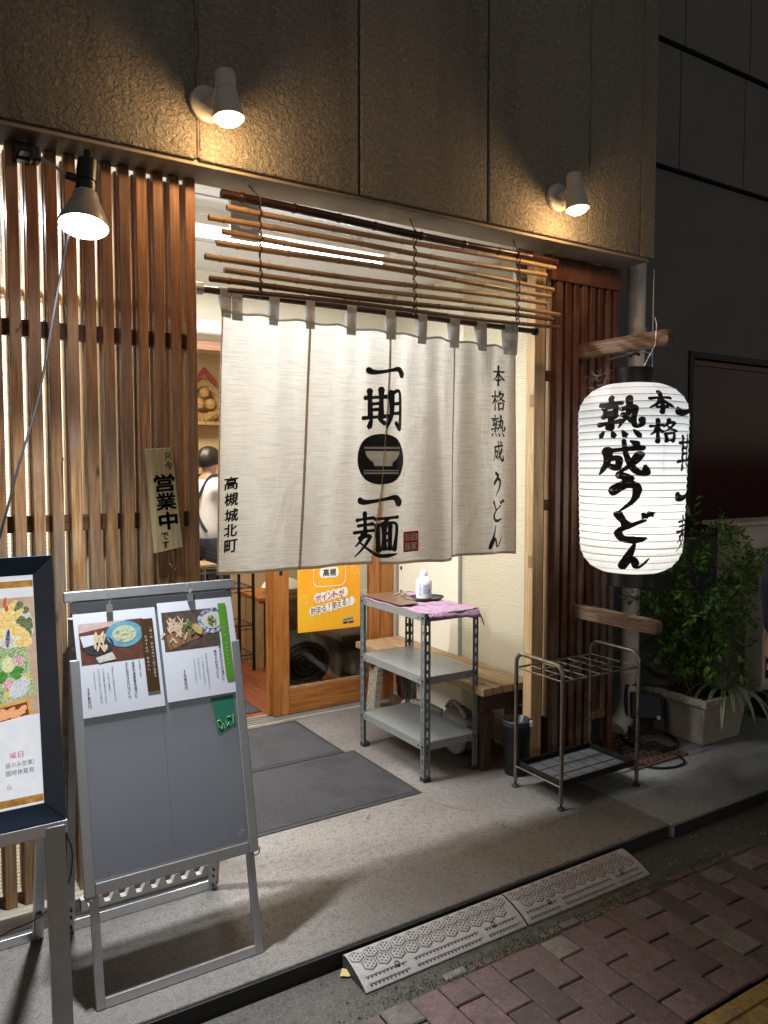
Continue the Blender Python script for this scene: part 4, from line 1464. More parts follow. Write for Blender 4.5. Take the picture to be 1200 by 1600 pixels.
# ================================================================ OPEN SIGN
os_ = thing('wooden_sign', 'small upright pale wooden board with black characters hung slightly askew on the slats', 'sign', (.79, 2.685, 1.20))
_c = Vector((.767, 2.686, 1.566)); _a = radians(4.6)
_u = Vector((cos(_a), 0, sin(_a))); _v = Vector((sin(_a), 0, -cos(_a)))
def op(u, v, h=0):
    return _c+_u*(u-.047)+_v*v+Vector((0, -h, 0))
obj('board', MB().slab([op(0, 0, 0), op(.094, 0, 0), op(.100, .352, 0), op(-.002, .362, 0)], (0, -.012, 0)), 'signwood', os_, bevel=.0025)
sm = MB()
fo = lambda u, v: op(u, v, .0126)
text_in(sm, '只', fo, .064, .088, .018, .042, .02)
text_in(sm, '今', fo, .063, .090, .048, .076, .02)
text_in(sm, '営', fo, .022, .090, .092, .150, .07)
text_in(sm, '業', fo, .022, .090, .156, .214, .06)
text_in(sm, '中', fo, .026, .088, .222, .282, .09)
text_in(sm, 'で', fo, .028, .052, .292, .316, .03)
text_in(sm, 'す', fo, .028, .052, .321, .348, .03)
obj('lettering', sm, 'ink', os_)
obj('hanging_wire', MB().tube([op(.047, .004, .006), op(.040, -.018, .004), op(.047, -.034, .002), op(.054, -.018, .004), op(.047, .004, .007)], .0014, 5), 'darkmetal', os_)
obj('hook', MB().tube(catmull([(.800, 2.695, 1.165), (.800, 2.670, 1.162), (.806, 2.664, 1.150), (.813, 2.668, 1.143), (.822, 2.668, 1.150), (.820, 2.668, 1.160)], 4), .0022, 6), 'rust', loc=(.81, 2.69, 1.15), label='small rusty hook screwed into a slat just below the wooden sign', cat='hook')

# ================================================================ POSTER STAND (near left)
def frame(O, V, Nn):
    def fn(u, v, h=0):
        return Vector(O)+Vector((1, 0, 0))*u+V*v+Nn*h
    return fn
ps = thing('poster_stand', 'silver stand holding a navy framed lit menu poster at the edge of the view', 'sign stand', (.1, 2.3, 0))
_V = Vector((0, .167, 1)).normalized(); _N = Vector((0, -1, .167)).normalized()
pf_ = frame((-.17, 2.098, 0), _V, _N)
W_ = .527
z0, z1 = .565, 1.272
def fr(mb, u0, u1, v0, v1, h0, h1, f):
    pts = [f(u0, v0, h0), f(u1, v0, h0), f(u1, v1, h0), f(u0, v1, h0)]
    n = (f(0, 0, 1)-f(0, 0, 0))*(h1-h0)
    return mb.slab(pts, n)
fm_ = MB()
fw = .050
for (a, b, c, d) in (((0, z0), (W_, z0), (W_-fw, z0+fw), (fw, z0+fw)), ((W_, z0), (W_, z1), (W_-fw, z1-fw), (W_-fw, z0+fw)), ((W_, z1), (0, z1), (fw, z1-fw), (W_-fw, z1-fw)), ((0, z1), (0, z0), (fw, z0+fw), (fw, z1-fw))):
    # mitred mouldings that slope down to the print
    q = [pf_(a[0], a[1], .004), pf_(b[0], b[1], .004), pf_(c[0], c[1], .012), pf_(d[0], d[1], .012)]
    q2 = [pf_(a[0], a[1], .030), pf_(b[0], b[1], .030), pf_(c[0], c[1], .018), pf_(d[0], d[1], .018)]
    fm_.add(q+q2, [(0, 1, 2, 3), (4, 5, 6, 7), (0, 1, 5, 4), (1, 2, 6, 5), (2, 3, 7, 6), (3, 0, 4, 7)])
obj('frame', fm_, 'framepaint', ps, bevel=.0015)
obj('backing', fr(MB(), .01, W_-.01, z0+.01, z1-.01, -.006, .003, pf_), 'darkmetal', ps)
obj('bottom_ledge', fr(MB(), -.01, W_+.004, z0-.035, z0-.002, -.004, .034, pf_), 'alu', ps, bevel=.002)
EM = .38
def lit(name, col, e=EM):
    return flat(name, col, .5, e)
def litn(name, c1, c2, scale, e=EM, vec=(1, 1, 1)):
    s = N(name)
    c = s.mix(s.ramp(s.noise(scale, vec, detail=5, rnd=False), [(.38, g(0)), (.62, g(1))]), c1, c2)
    s.set(Base_Color=c, Emission_Color=c, Emission_Strength=e, Roughness=.45)
    return s.m
pr = obj('print', fr(MB(), fw-.004, W_-fw+.004, z0+fw-.004, z1-fw+.004, .0045, .0075, pf_), litn('poster_white', (.82, .84, .88, 1), (.74, .77, .83, 1), 40), ps)
iu0, iu1, iv0, iv1 = fw, W_-fw, z0+fw, z1-fw
def P2(a, b):      # 0..1 across the print, v from its top
    return iu0+(iu1-iu0)*a, iv1-(iv1-iv0)*b
def pquad(mb, a0, b0, a1, b1, h):
    (u0, v0), (u1, v1) = P2(a0, b0), P2(a1, b1)
    mb.add([pf_(u0, v0, h), pf_(u1, v0, h), pf_(u1, v1, h), pf_(u0, v1, h)], [(0, 1, 2, 3)])
def pell(mb, a, b, ra, rb_, h, n=20, rot=0, wob=0, rr=None):
    pts = []
    for k in range(n):
        t = 2*pi*k/n
        q = 1+(rr.uniform(-wob, wob) if rr else 0)
        x = ra*cos(t)*q; y = rb_*sin(t)*q
        x, y = x*cos(rot)-y*sin(rot), x*sin(rot)+y*cos(rot)
        u, v = P2(a+x/(iu1-iu0), b+y/(iv1-iv0))
        pts.append(pf_(u, v, h))
    mb.poly(pts)
gbm = litn('gold_band', (.55, .30, .06, 1), (.25, .12, .03, 1), 25)
for b0_, b1_ in ((.022, .052), (.960, .992)):
    m = MB(); pquad(m, 0, b0_, 1, b1_, .0079)
    obj('gold_band', m, gbm, pr)
m = MB(); pquad(m, 0, .095, 1, .615, .0079)
obj('table_photo', m, litn('printed_table', (.62, .46, .33, 1), (.50, .36, .25, 1), 60, vec=(.3, 1, 1)), pr)
rp = random.Random(31)
def AB(px, py):
    return .82+.00273*px, (py-895)/356
def sh(name, mt_, items, h, n=12, wob=.12, par=pr):
    m = MB()
    for (px, py, rx, ry, rot) in items:
        a, b = AB(px, py)
        pell(m, a, b, rx*.00117, ry*.0017, h+rp.random()*.0003, n, rot, wob, rp)
    return obj(name, m, mt_, par)
def jit(cx, cy, sx, sy, n, rx, ry):
    return [(cx+rp.uniform(-sx, sx), cy+rp.uniform(-sy, sy), rx*rp.uniform(.7, 1.3), ry*rp.uniform(.7, 1.3), rp.uniform(-.8, .8)) for _ in range(n)]
sh('printed_dish', litn('printed_white_dish', (.75, .77, .74, 1), (.55, .58, .52, 1), 120), [(20, 975, 44, 35, 0), (-60, 975, 50, 34, 0)], .0082, 24, 0)
sh('printed_herbs', litn('printed_dark_leaf', (.03, .06, .02, 1), (.30, .36, .18, 1), 300), jit(40, 958, 13, 18, 16, 8, 6)+jit(48, 985, 8, 12, 10, 8, 6), .0085)
sh('printed_aubergine', litn('printed_aubergine', (.03, .02, .07, 1), (.35, .34, .42, 1), 220), [(8, 992, 5, 14, .1), (-20, 985, 6, 14, 0)], .0089)
sh('printed_tempura', litn('printed_batter', (.80, .50, .08, 1), (.95, .80, .42, 1), 190), [(10, 955, 8, 26, .5), (20, 962, 8, 24, .8), (2, 965, 8, 24, .3), (30, 982, 15, 8, -.2), (43, 990, 12, 8, .2), (34, 1000, 12, 7, 0), (50, 1000, 8, 7, .3), (22, 975, 13, 7, .4)]+jit(-30, 970, 30, 20, 30, 10, 8), .0093)
sh('printed_shrimp_tail', lit('printed_red_tail', (.62, .12, .04, 1)), [(5, 935, 3, 9, .2), (8, 945, 4, 5, 0)], .0099)
m = MB()
m.poly([pf_(*P2(*AB(x, y)), .0086) for x, y in ((-60, 1012), (44, 1005), (61, 1082), (-60, 1096))])
obj('printed_glass', m, litn('printed_green_glass', (.10, .24, .05, 1), (.66, .74, .48, 1), 260), pr)
sh('printed_shiso', litn('printed_shiso', (.04, .20, .03, 1), (.14, .38, .08, 1), 180), [(22, 1048, 13, 9, .3), (30, 1042, 9, 6, .6), (-8, 1050, 12, 9, 0)], .0093, 14, .35)
sh('printed_lime', litn('printed_lime', (.62, .68, .22, 1), (.84, .86, .58, 1), 160), [(6, 1032, 13, 12, 0)], .0096, 18, 0)
sh('printed_radish', litn('printed_radish', (.55, .08, .16, 1), (.88, .80, .82, 1), 330), [(25, 1026, 13, 5, -.5), (30, 1030, 12, 4, -.5), (6, 1062, 13, 8, 0)], .0097)
sh('printed_squid', litn('printed_squid', (.80, .82, .86, 1), (.48, .50, .58, 1), 260), [(28, 1070, 18, 13, -.2), (36, 1062, 13, 10, .3), (16, 1078, 10, 7, 0)], .0099)
sh('printed_ginger', lit('printed_ginger', (.80, .55, .14, 1)), [(1, 1078, 5, 5, 0), (46, 1054, 5, 5, 0)], .0102)
m = MB()
m.poly([pf_(*P2(*AB(x, y)), .0088) for x, y in ((-60, 1096), (47, 1088), (52, 1112), (-60, 1122))])
obj('printed_box', m, litn('printed_lacquer', (.62, .34, .08, 1), (.72, .45, .14, 1), 40), pr)
m = MB()
m.poly([pf_(*P2(*AB(x, y)), .0090) for x, y in ((-60, 1101), (41, 1093), (45, 1113), (-60, 1122))])
obj('printed_box_inside', m, lit('printed_box_inside', (.20, .06, .02, 1)), pr)
sh('printed_shrimp', litn('printed_shrimp', (.85, .26, .05, 1), (.95, .62, .40, 1), 420), jit(2, 1107, 36, 6, 46, 7, 3), .0093)
m = MB()
def pt(mb, body, a0, a1, b0, b1, bold=.0, h=.0082):
    u0, v0 = P2(a0, b0); u1, v1 = P2(a1, b1)
    text_in(mb, body, lambda u, v: pf_(u, v, h), u0, u1, v0, v1, bold)
pt(m, '曜', .822, .858, .765, .790); pt(m, '日', .868, .898, .765, .790)
obj('red_lettering', m, lit('printed_red', (.62, .05, .10, 1), .2), pr)
m = MB()
pt(m, '昼のみ営業）', .795, .958, .805, .828, .0)
pt(m, '臨時休業有', .795, .955, .838, .862, .0)
pt(m, 'ら', .800, .826, .900, .920, .0)
obj('grey_lettering', m, lit('printed_grey', (.10, .10, .11, 1), .1), pr)
# legs
for x, n_ in ((-.14, 'leg'), (.303, 'leg')):
    obj(n_, MB().bar((x+.025, 2.165, .55), (x+.025, 2.10, .0), .050, .022, (0, -1, 0)), 'alu_dull', ps, bevel=.002)
for x in (-.12, .318):
    lg = obj('rear_leg', MB().bar((x+.02, 2.27, 1.1), (x+.02, 2.61, .0), .032, .018, (0, -1, 0)), 'alu', ps, bevel=.002)
    pts = [(x+.008, 2.588, .012), (x+.032, 2.588, .012), (x+.032, 2.566, .09), (x+.028, 2.563, .10), (x+.012, 2.563, .10), (x+.008, 2.566, .09)]
    obj('corner_plate', MB().slab(pts, (0, -.004, .001)), 'alu_dull', lg)
obj('foot_rail', MB().bar((-.12, 2.61, .016), (.355, 2.61, .016), .022, .03), 'alu', ps, bevel=.002)
obj('foot_rail', MB().bar((-.14, 2.10, .015), (.352, 2.10, .015), .022, .03), 'alu', ps, bevel=.002)
obj('thin_cable', MB().tube(catmull([(.35, 2.16, .535), (.372, 2.18, .47), (.374, 2.20, .40), (.36, 2.20, .36), (.31, 2.19, .31), (.24, 2.22, .27), (.16, 2.3, .25), (.2, 2.45, .5), (.27, 2.5, .7)], 6), .0022, 5), 'blackwire', loc=(.3, 2.2, .3), smooth=True, label='thin black cable looping out from under the poster frame', cat='cable')

# ================================================================ MENU STAND (A-frame)
ms = thing('menu_stand', 'silver A-frame sign stand with grey acrylic board in front of the slats', 'sign stand', (.67, 2.38, 0))
_V2 = Vector((0, .26, 1.13)).normalized(); _N2 = Vector((0, -1.13, .26)).normalized()
mf = frame((.410, 2.165, 0), _V2, _N2)
MW = .522
def mfr(u0, u1, v0, v1, h0, h1):
    return fr(MB(), u0, u1, v0, v1, h0, h1, mf)
obj('leg', mfr(.014, .038, .0, .302, -.008, .008), 'alu_dull', ms, bevel=.002)
obj('leg', mfr(MW-.038, MW-.014, .0, .302, -.008, .008), 'alu_dull', ms, bevel=.002)
obj('foot_rail', mfr(.038, MW-.038, .0, .026, -.008, .008), 'alu', ms, bevel=.002)
for u in (0, MW-.030):
    obj('stile', mfr(u, u+.030, .300, .960, .0, .016), 'alu_dull', ms, bevel=.003)
obj('bottom_rail', mfr(.030, MW-.030, .300, .334, .0, .016), 'alu_dull', ms, bevel=.003)
obj('bright_lip', mfr(.030, MW-.030, .3345, .341, .004, .014), 'alu', ms)
obj('corner_clip', MB().tube(catmull([mf(-.002, .31, .016), mf(.004, .295, .022), mf(.018, .292, .022), mf(.028, .300, .018)], 4), .002, 6).tube(catmull([mf(MW+.002, .31, .016), mf(MW-.004, .295, .022), mf(MW-.018, .292, .022), mf(MW-.028, .300, .018)], 4), .002, 6), 'chrome', ms)
bm_ = N('brushed_grey_backboard')
bm_.set(Base_Color=bm_.mix(bm_.noise(3, detail=4), (.50, .52, .57, 1), (.60, .62, .67, 1)), Metallic=.35)
bm_.l(bm_.ramp(bm_.noise(6, (1, 1, .25), detail=6, rough=.7), [(.35, g(.22)), (.65, g(.48))]), bm_.b.inputs['Roughness'])
obj('backboard', mfr(.028, MW-.028, .335, 1.130, -.002, .003), bm_.m, ms)
obj('acrylic_sheet', mfr(.026, .258, .342, 1.128, .0100, .0125), 'acrylic', ms, bevel=.0008)
obj('acrylic_sheet', mfr(.2588, MW-.026, .342, 1.128, .0100, .0125), 'acrylic', ms, bevel=.0008)
tp = MB()
rt_ = random.Random(5)
for (a, b, L_) in ((.46, .362, .022), (.47, .37, .012), (.40, .45, .005)):
    q = rt_.uniform(-.4, .6)
    tp.tube([mf(a, b, .0128), mf(a+L_*cos(q), b+L_*sin(q), .0128)], .0003, 4)
obj('scratch', tp, 'paper', ms)
obj('top_rail', mfr(-.004, MW+.004, 1.128, 1.160, -.002, .014), 'alu_dull', ms, bevel=.003)
obj('top_band', mfr(.012, MW-.012, 1.096, 1.122, .013, .0145), plain('dark_band', (.10, .105, .11, 1), .3, .5), ms)
hoop = catmull([(.925, 2.60, .015), (.925, 2.52, .50), (.925, 2.452, .90), (.922, 2.446, .945), (.90, 2.44, .965), (.86, 2.44, .968)], 6)
obj('rear_hoop', MB().tube(hoop, .010, 12).tube([(1.34-p[0], p[1], p[2]) for p in hoop], .010, 12).tube([(.86, 2.44, .968), (.48, 2.44, .968)], .010, 12), 'chrome', ms, smooth=True)
for x in (.420, .895):
    lg = obj('rear_leg', MB().bar((x+.013, 2.43, 1.05), (x+.013, 2.595, .0), .024, .018, (0, -1, 0)), 'alu_dull', ms, bevel=.002)
    obj('rivet', MB().tube([(x+.013, 2.585, .02), (x+.013, 2.575, .02)], .004, 8).tube([(x+.013, 2.580, .055), (x+.013, 2.570, .055)], .004, 8).tube([(x+.013, 2.575, .08), (x+.013, 2.565, .08)], .004, 8), 'darkmetal', lg)
obj('rear_rail', MB().bar((.433, 2.60, .018), (.908, 2.60, .018), .020, .034), 'alu', ms, bevel=.002)
st_ = MB()
for x, z in ((.88, .46), (.86, .52), (.885, .95)):
    pass
# zig-zag holder behind the rear rail
zz = MB()
pts = []
x = .47
n = 0
while x < .90:
    pts += [(x, 2.615, .085), (x+.014, 2.615, .085), (x+.024, 2.615, .058), (x+.040, 2.615, .058)]
    x += .052
zz.v = []
for i, p in enumerate(pts):
    zz.v += [(p[0], 2.606, p[2]), (p[0], 2.632, p[2]), (p[0], 2.606, .046), (p[0], 2.632, .046)]
for i in range(len(pts)-1):
    a, b = 4*i, 4*i+4
    zz.f += [(a, b, b+1, a+1), (a, b, b+2, a+2), (a+1, b+1, b+3, a+3), (a+2, b+2, b+3, a+3)]
zo = obj('toothed_strip', zz, plain('pale_foam', (.42, .40, .37, 1), .8), loc=(.68, 2.62, .05), label='pale toothed strip lying on the timber sill behind the menu stand', cat='strip')
gs_ = MB()
gs_.poly([mf(.412, .788, .0130), mf(.484, .790, .0130), mf(.486, .690, .0130), mf(.470, .688, .0130), mf(.425, .672, .0130)])
gst = obj('green_sticker', gs_, flat('green_sticker', (.03, .19, .12, 1), .4), ms)
gl_ = MB()
gf = lambda u, v: mf(u, v, .0138)
for (q) in ([(.424, .715), (.428, .698), (.438, .690), (.440, .705), (.432, .718), (.426, .716)], [(.444, .705), (.448, .690)], [(.452, .712), (.456, .695), (.462, .708), (.466, .696)], [(.458, .722), (.470, .724)], [(.478, .730), (.477, .700)]):
    gl_.tube([gf(a, b) for a, b in q], .0012, 4)
obj('scribble', gl_, flat('pale_green_ink', (.35, .62, .25, 1), .5), gst)

# menu sheets hanging from clips
def msheet(u0, u1, v0, v1, label, band, bandcol, photo, texts):
    lean = .006
    def f(u, v, h=0):     # u,v 0..1, v from the top
        return mf(u0+(u1-u0)*u+.010*v, v1+(v0-v1)*v, .0150+h)
    t = thing('menu_sheet', label, 'menu', tuple(f(.5, 1)), 'printed menus clipped to the sign stand')
    m = MB().add([f(0, 0), f(1, 0), f(1, 1), f(0, 1), f(0, 0, .0008), f(1, 0, .0008), f(1, 1, .0008), f(0, 1, .0008)], [(0, 1, 2, 3), (4, 5, 6, 7), (0, 1, 5, 4), (1, 2, 6, 5), (2, 3, 7, 6), (3, 0, 4, 7)])
    obj('paper', m, 'paper', t)
    b0, b1, c0, c1 = band
    bo = obj('heading_band', MB().add([f(b0, c0, .0026), f(b1, c0, .0026), f(b1, c1, .0026), f(b0, c1, .0026)], [(0, 1, 2, 3)]), flat('band', bandcol, .5), t)
    photo(f, t)
    a, b = MB(), MB()
    for (body, uc, v, size, pitch, bold, white) in texts:
        # size in units of sheet height; keep characters square
        k = (v1-v0)/(u1-u0)
        fn = (lambda uu, vv, hh=(.0030 if white else .0015): f(uu, vv, hh))
        tgt = b if white else a
        vv = v
        for ch in body:
            if ch != ' ':
                if ch in 'ー':
                    text_in(tgt, 'l', fn, uc-.004, uc+.004, vv, vv+size*.85)
                elif ch == '一':
                    text_in(tgt, ch, fn, uc-size*k*.42, uc+size*k*.42, vv+size*.40, vv+size*.50, bold)
                elif ch in '。、':
                    text_in(tgt, ch, fn, uc+size*k*.1, uc+size*k*.4, vv, vv+size*.3)
                elif ch == '1':
                    text_in(tgt, ch, fn, uc-size*k*.12, uc+size*k*.12, vv, vv+size*.82, bold)
                else:
                    text_in(tgt, ch, fn, uc-size*k*.42, uc+size*k*.42, vv, vv+size*.86, bold)
            vv += pitch
    obj('lettering', a, 'ink', t)
    if b.v:
        obj('heading_lettering', b, 'whiteink', bo)
    for q in (.45,):
        obj('clip', fr(MB(), u0+(u1-u0)*q-.012, u0+(u1-u0)*q+.006, v1-.004, v1+.022, .016, .021, mf).tube([mf(u0+(u1-u0)*q-.003, v1+.022, .020), mf(u0+(u1-u0)*q-.012, v1+.04, .020), mf(u0+(u1-u0)*q-.003, v1+.056, .020), mf(u0+(u1-u0)*q+.006, v1+.04, .020), mf(u0+(u1-u0)*q-.003, v1+.022, .020)], .001, 4), 'alu', t)
    return t
def E_(f, a, b, ra, rb_, h, n=18, rot=0, wob=0, rr=None, asp=1.0):
    pts = []
    for k in range(n):
        q = 2*pi*k/n
        w_ = 1+(rr.uniform(-wob, wob) if rr else 0)
        x = ra*cos(q)*w_; y = rb_*sin(q)*w_
        x, y = x*cos(rot)-y*sin(rot), x*sin(rot)+y*cos(rot)
        pts.append(f(a+x, b+y, h))
    return pts
def quad(f, a0, b0, a1, b1, h):
    return MB().add([f(a0, b0, h), f(a1, b0, h), f(a1, b1, h), f(a0, b1, h)], [(0, 1, 2, 3)])
def pmat(name, c1, c2, scale=150):
    s = N(name)
    c = s.mix(s.ramp(s.noise(scale, detail=5, rnd=False), [(.4, g(0)), (.6, g(1))]), c1, c2)
    s.set(Base_Color=c, Roughness=.5)
    return s.m
def photo1(f, t):
    r = random.Random(8)
    p = obj('photo', quad(f, .05, .10, .83, .50, .0010), pmat('printed_red_tray', (.16, .05, .03, 1), (.10, .035, .02, 1), 60), t)
    obj('placemat', MB().add([f(.05, .10, .0012), f(.62, .10, .0012), f(.60, .13, .0012), f(.05, .19, .0012)], [(0, 1, 2, 3)]), pmat('printed_pink_cloth', (.55, .36, .33, 1), (.62, .48, .44, 1)), p)
    m = MB(); m.poly(E_(f, .59, .238, .225, .130, .0014, 28))
    obj('blue_plate', m, pmat('printed_blue_plate', (.10, .30, .42, 1), (.16, .38, .50, 1), 40), p)
    m = MB(); m.poly(E_(f, .59, .238, .150, .086, .0017, 24))
    obj('noodles', m, pmat('printed_noodles', (.62, .62, .46, 1), (.36, .42, .24, 1), 260), p)
    m = MB()
    for _ in range(12):
        m.poly(E_(f, .59+r.uniform(-.10, .10), .238+r.uniform(-.055, .055), .022, .012, .0020, 9))
    m.poly(E_(f, .59, .225, .03, .012, .0023, 9, 0, .4, r))
    obj('lime_slices', m, pmat('printed_lime', (.45, .52, .25, 1), (.70, .72, .50, 1), 300), p)
    m = MB(); m.poly(E_(f, .26, .32, .19, .10, .0014, 22))
    obj('black_dish', m, pmat('printed_black_dish', (.02, .022, .024, 1), (.05, .05, .05, 1)), p)
    m = MB(); m.poly([f(.06, .22, .0017), f(.22, .215, .0017), f(.24, .31, .0017), f(.09, .33, .0017)])
    obj('folded_paper', m, 'paper', p)
    m = MB()
    for _ in range(16):
        m.poly(E_(f, .28+r.uniform(-.07, .09), .30+r.uniform(-.07, .06), r.uniform(.03, .055), r.uniform(.010, .018), .0020+r.random()*.0004, 9, r.uniform(.6, 2.4), .2, r))
    obj('tempura', m, pmat('printed_tempura', (.62, .46, .26, 1), (.75, .64, .46, 1), 200), p)
    m = MB(); m.poly([f(.22, .44, .0017), f(.42, .40, .0017), f(.46, .475, .0017), f(.25, .495, .0017)])
    obj('small_dish', m, pmat('printed_small_dish', (.62, .62, .58, 1), (.50, .48, .30, 1), 90), p)
def photo2(f, t):
    r = random.Random(12)
    p = obj('photo', quad(f, .04, .10, .78, .50, .0010), pmat('printed_dark_table', (.055, .045, .045, 1), (.12, .075, .05, 1), 50), t)
    m = MB(); m.poly([f(.05, .34, .0013), f(.50, .24, .0013), f(.62, .36, .0013), f(.10, .49, .0013)])
    obj('wooden_tray', m, pmat('printed_wooden_tray', (.22, .10, .05, 1), (.33, .18, .09, 1), 50), p)
    m = MB(); m.poly(E_(f, .70, .232, .20, .130, .0014, 26))
    obj('patterned_bowl', m, pmat('printed_blue_white_bowl', (.06, .09, .22, 1), (.62, .64, .70, 1), 110), p)
    m = MB(); m.poly(E_(f, .70, .228, .13, .085, .0018, 22))
    obj('noodles', m, pmat('printed_white_noodles', (.72, .70, .62, 1), (.52, .48, .38, 1), 260), p)
    m = MB()
    for _ in range(22):
        m.poly(E_(f, .70+r.uniform(-.05, .05), .228+r.uniform(-.045, .045), .02, .010, .0022, 7, r.random()*3, .3, r))
    obj('chopped_scallion', m, pmat('printed_scallion', (.08, .16, .04, 1), (.22, .32, .10, 1), 260), p)
    m = MB()
    for _ in range(40):
        m.poly(E_(f, .22+r.gauss(0, .07), .26+r.gauss(0, .06), r.uniform(.03, .06), r.uniform(.008, .014), .0018+r.random()*.0006, 8, r.uniform(.4, 2.7), .2, r))
    obj('fritter', m, pmat('printed_fritter', (.62, .38, .26, 1), (.74, .58, .42, 1), 230), p)
    m = MB()
    for _ in range(16):
        m.poly(E_(f, .38+r.gauss(0, .04), .28+r.gauss(0, .035), r.uniform(.03, .05), r.uniform(.008, .014), .0026+r.random()*.0003, 8, r.uniform(.4, 2.7), .3, r))
    obj('fried_greens', m, pmat('printed_fried_greens', (.06, .12, .03, 1), (.20, .26, .10, 1), 200), p)
    m = MB(); m.poly(E_(f, .49, .30, .075, .045, .0030, 12, .5, .15, r))
    obj('fish_cake', m, pmat('printed_fish_cake', (.62, .45, .20, 1), (.50, .36, .12, 1), 90), p)
msheet(.016, .256, .790, 1.092, 'left menu sheet with brown heading band, blue plate of noodles and price 1780円', (.80, .955, .11, .84), srgb('4a3219'), photo1,
       [('一期一麺 第64期名人戦7番勝負', .915, .19, .029, .0325, .02, True), ('5月16日 勝負めし', .845, .28, .029, .036, .02, True),
        ('城主推薦メニュー', .735, .515, .020, .0205, .0, False),
        ('海老の湯葉巻き揚げと', .655, .52, .033, .0355, .03, False), ('すだちの冷かけうどん', .575, .52, .033, .0355, .03, False),
        ('海老をしそと湯葉で巻いた天ぷら', .40, .545, .020, .0222, .0, False), ('をレモンと藻塩で。', .345, .60, .020, .0222, .0, False),
        ('すだちの酸味と暑くなるこれから', .29, .55, .020, .0222, .0, False), ('にさっぱりとお召し上がり頂ける', .235, .55, .020, .0222, .0, False), ('冷かけうどんです。', .18, .57, .020, .0222, .0, False),
        ('1780円', .095, .72, .032, .040, .02, False)])
msheet(.264, .506, .797, 1.102, 'right menu sheet with green heading band, fritter and white noodles and price 1580円', (.800, .905, .06, .86), srgb('5a9a2c'), photo2,
       [('一期一麺 春のおすすめ', .855, .26, .028, .042, .02, True), ('新玉ねぎのかき揚げと', .760, .50, .033, .0365, .03, False), ('鶏ちくわ天うどん', .690, .54, .033, .0365, .03, False),
        ('城山産玉ねぎ100％を使ったちくわ', .560, .56, .020, .0215, .0, False), ('に、かき揚げや新玉ねぎの', .505, .59, .020, .0235, .0, False), ('甘い揚げうどんです。', .450, .60, .020, .0235, .0, False), ('天ぷらだけでも出来ます', .395, .60, .018, .0225, .0, False),
        ('1580円', .255, .70, .034, .042, .02, False)])
# ================================================================ MATS
def doormat(x0, x1, y0, y1, label, z=0.0):
    t = thing('door_mat', label, 'mat', ((x0+x1)/2, (y0+y1)/2, z))
    b = .022
    obj('backing', MB().box(x0+b, x1-b, y0+b, y1-b, z+.001, z+.0035), 'rubber', t)
    rbm_ = MB()
    yy = y0+b+.003
    while yy < y1-b-.008:
        rbm_.add([(x0+b, yy, z+.0036), (x1-b, yy, z+.0036), (x1-b, yy+.0018, z+.0075), (x0+b, yy+.0018, z+.0075), (x1-b, yy+.0062, z+.0075), (x0+b, yy+.0062, z+.0075), (x1-b, yy+.0082, z+.0036), (x0+b, yy+.0082, z+.0036)],
                 [(0, 1, 2, 3), (3, 2, 4, 5), (5, 4, 6, 7)])
        yy += .0105
    obj('pile_rib', rbm_, 'mat', t, kind='stuff')
    e = MB()
    e.box(x0, x1, y0, y0+b, z+.0005, z+.004).box(x0, x1, y1-b, y1, z+.0005, z+.004).box(x0, x0+b, y0+b, y1-b, z+.0005, z+.004).box(x1-b, x1, y0+b, y1-b, z+.0005, z+.004)
    obj('rubber_edge', e, 'rubber', t, bevel=.001)
doormat(.86, 2.010, 2.862, 3.492, 'grey ribbed door mat nearest the street, in front of the other mat')
doormat(.84, 1.958, 3.500, 4.10, 'grey ribbed door mat lying against the door track')
doormat(1.15, 1.86, 4.36, 4.86, 'small grey mat on the wooden floor inside the doorway', 0.002)

# ================================================================ STEEL SHELF
sh = thing('metal_shelf', 'small grey slotted-angle steel shelf unit with three shelves', 'shelf', (2.24, 3.24, 0))
SX0, SX1, SY0, SY1 = 2.082, 2.405, 2.946, 3.545
def flange(m, p, q, along, inward, z0, z1, wd=.034, th=.002):
    """slotted plate: corner at (p,q), running 'along' (unit 2-D), with slots"""
    ax, ay = along
    nx, ny_ = inward
    def bx(a, b, za, zb):
        x0 = p+ax*a; x1 = p+ax*b+nx*th; y0 = q+ay*a; y1 = q+ay*b+ny_*th
        m.box(min(x0, x1), max(x0, x1), min(y0, y1), max(y0, y1), za, zb)
    bx(0, .0125, z0, z1)
    bx(.0215, wd, z0, z1)
    z = z0+.018
    bx(.0125, .0215, z0, z)
    while z < z1-.05:
        bx(.0125, .0215, z+.028, z+.046)
        z += .046
    bx(.0125, .0215, z, z1)
pp = 0
for (x, y, dx, dy) in ((SX0, SY0, 1, 1), (SX1, SY0, -1, 1), (SX0, SY1, 1, -1), (SX1, SY1, -1, -1)):
    m = MB()
    flange(m, x, y, (dx, 0), (0, dy), .018, .812)
    flange(m, x, y, (0, dy), (dx, 0), .018, .812)
    po = obj('post', m, 'steelgrey', sh)
    obj('foot', MB().box(min(x-dx*.002, x+dx*.038), max(x-dx*.002, x+dx*.038), min(y-dy*.002, y+dy*.038), max(y-dy*.002, y+dy*.038), 0, .022), 'rubber', po, bevel=.002)
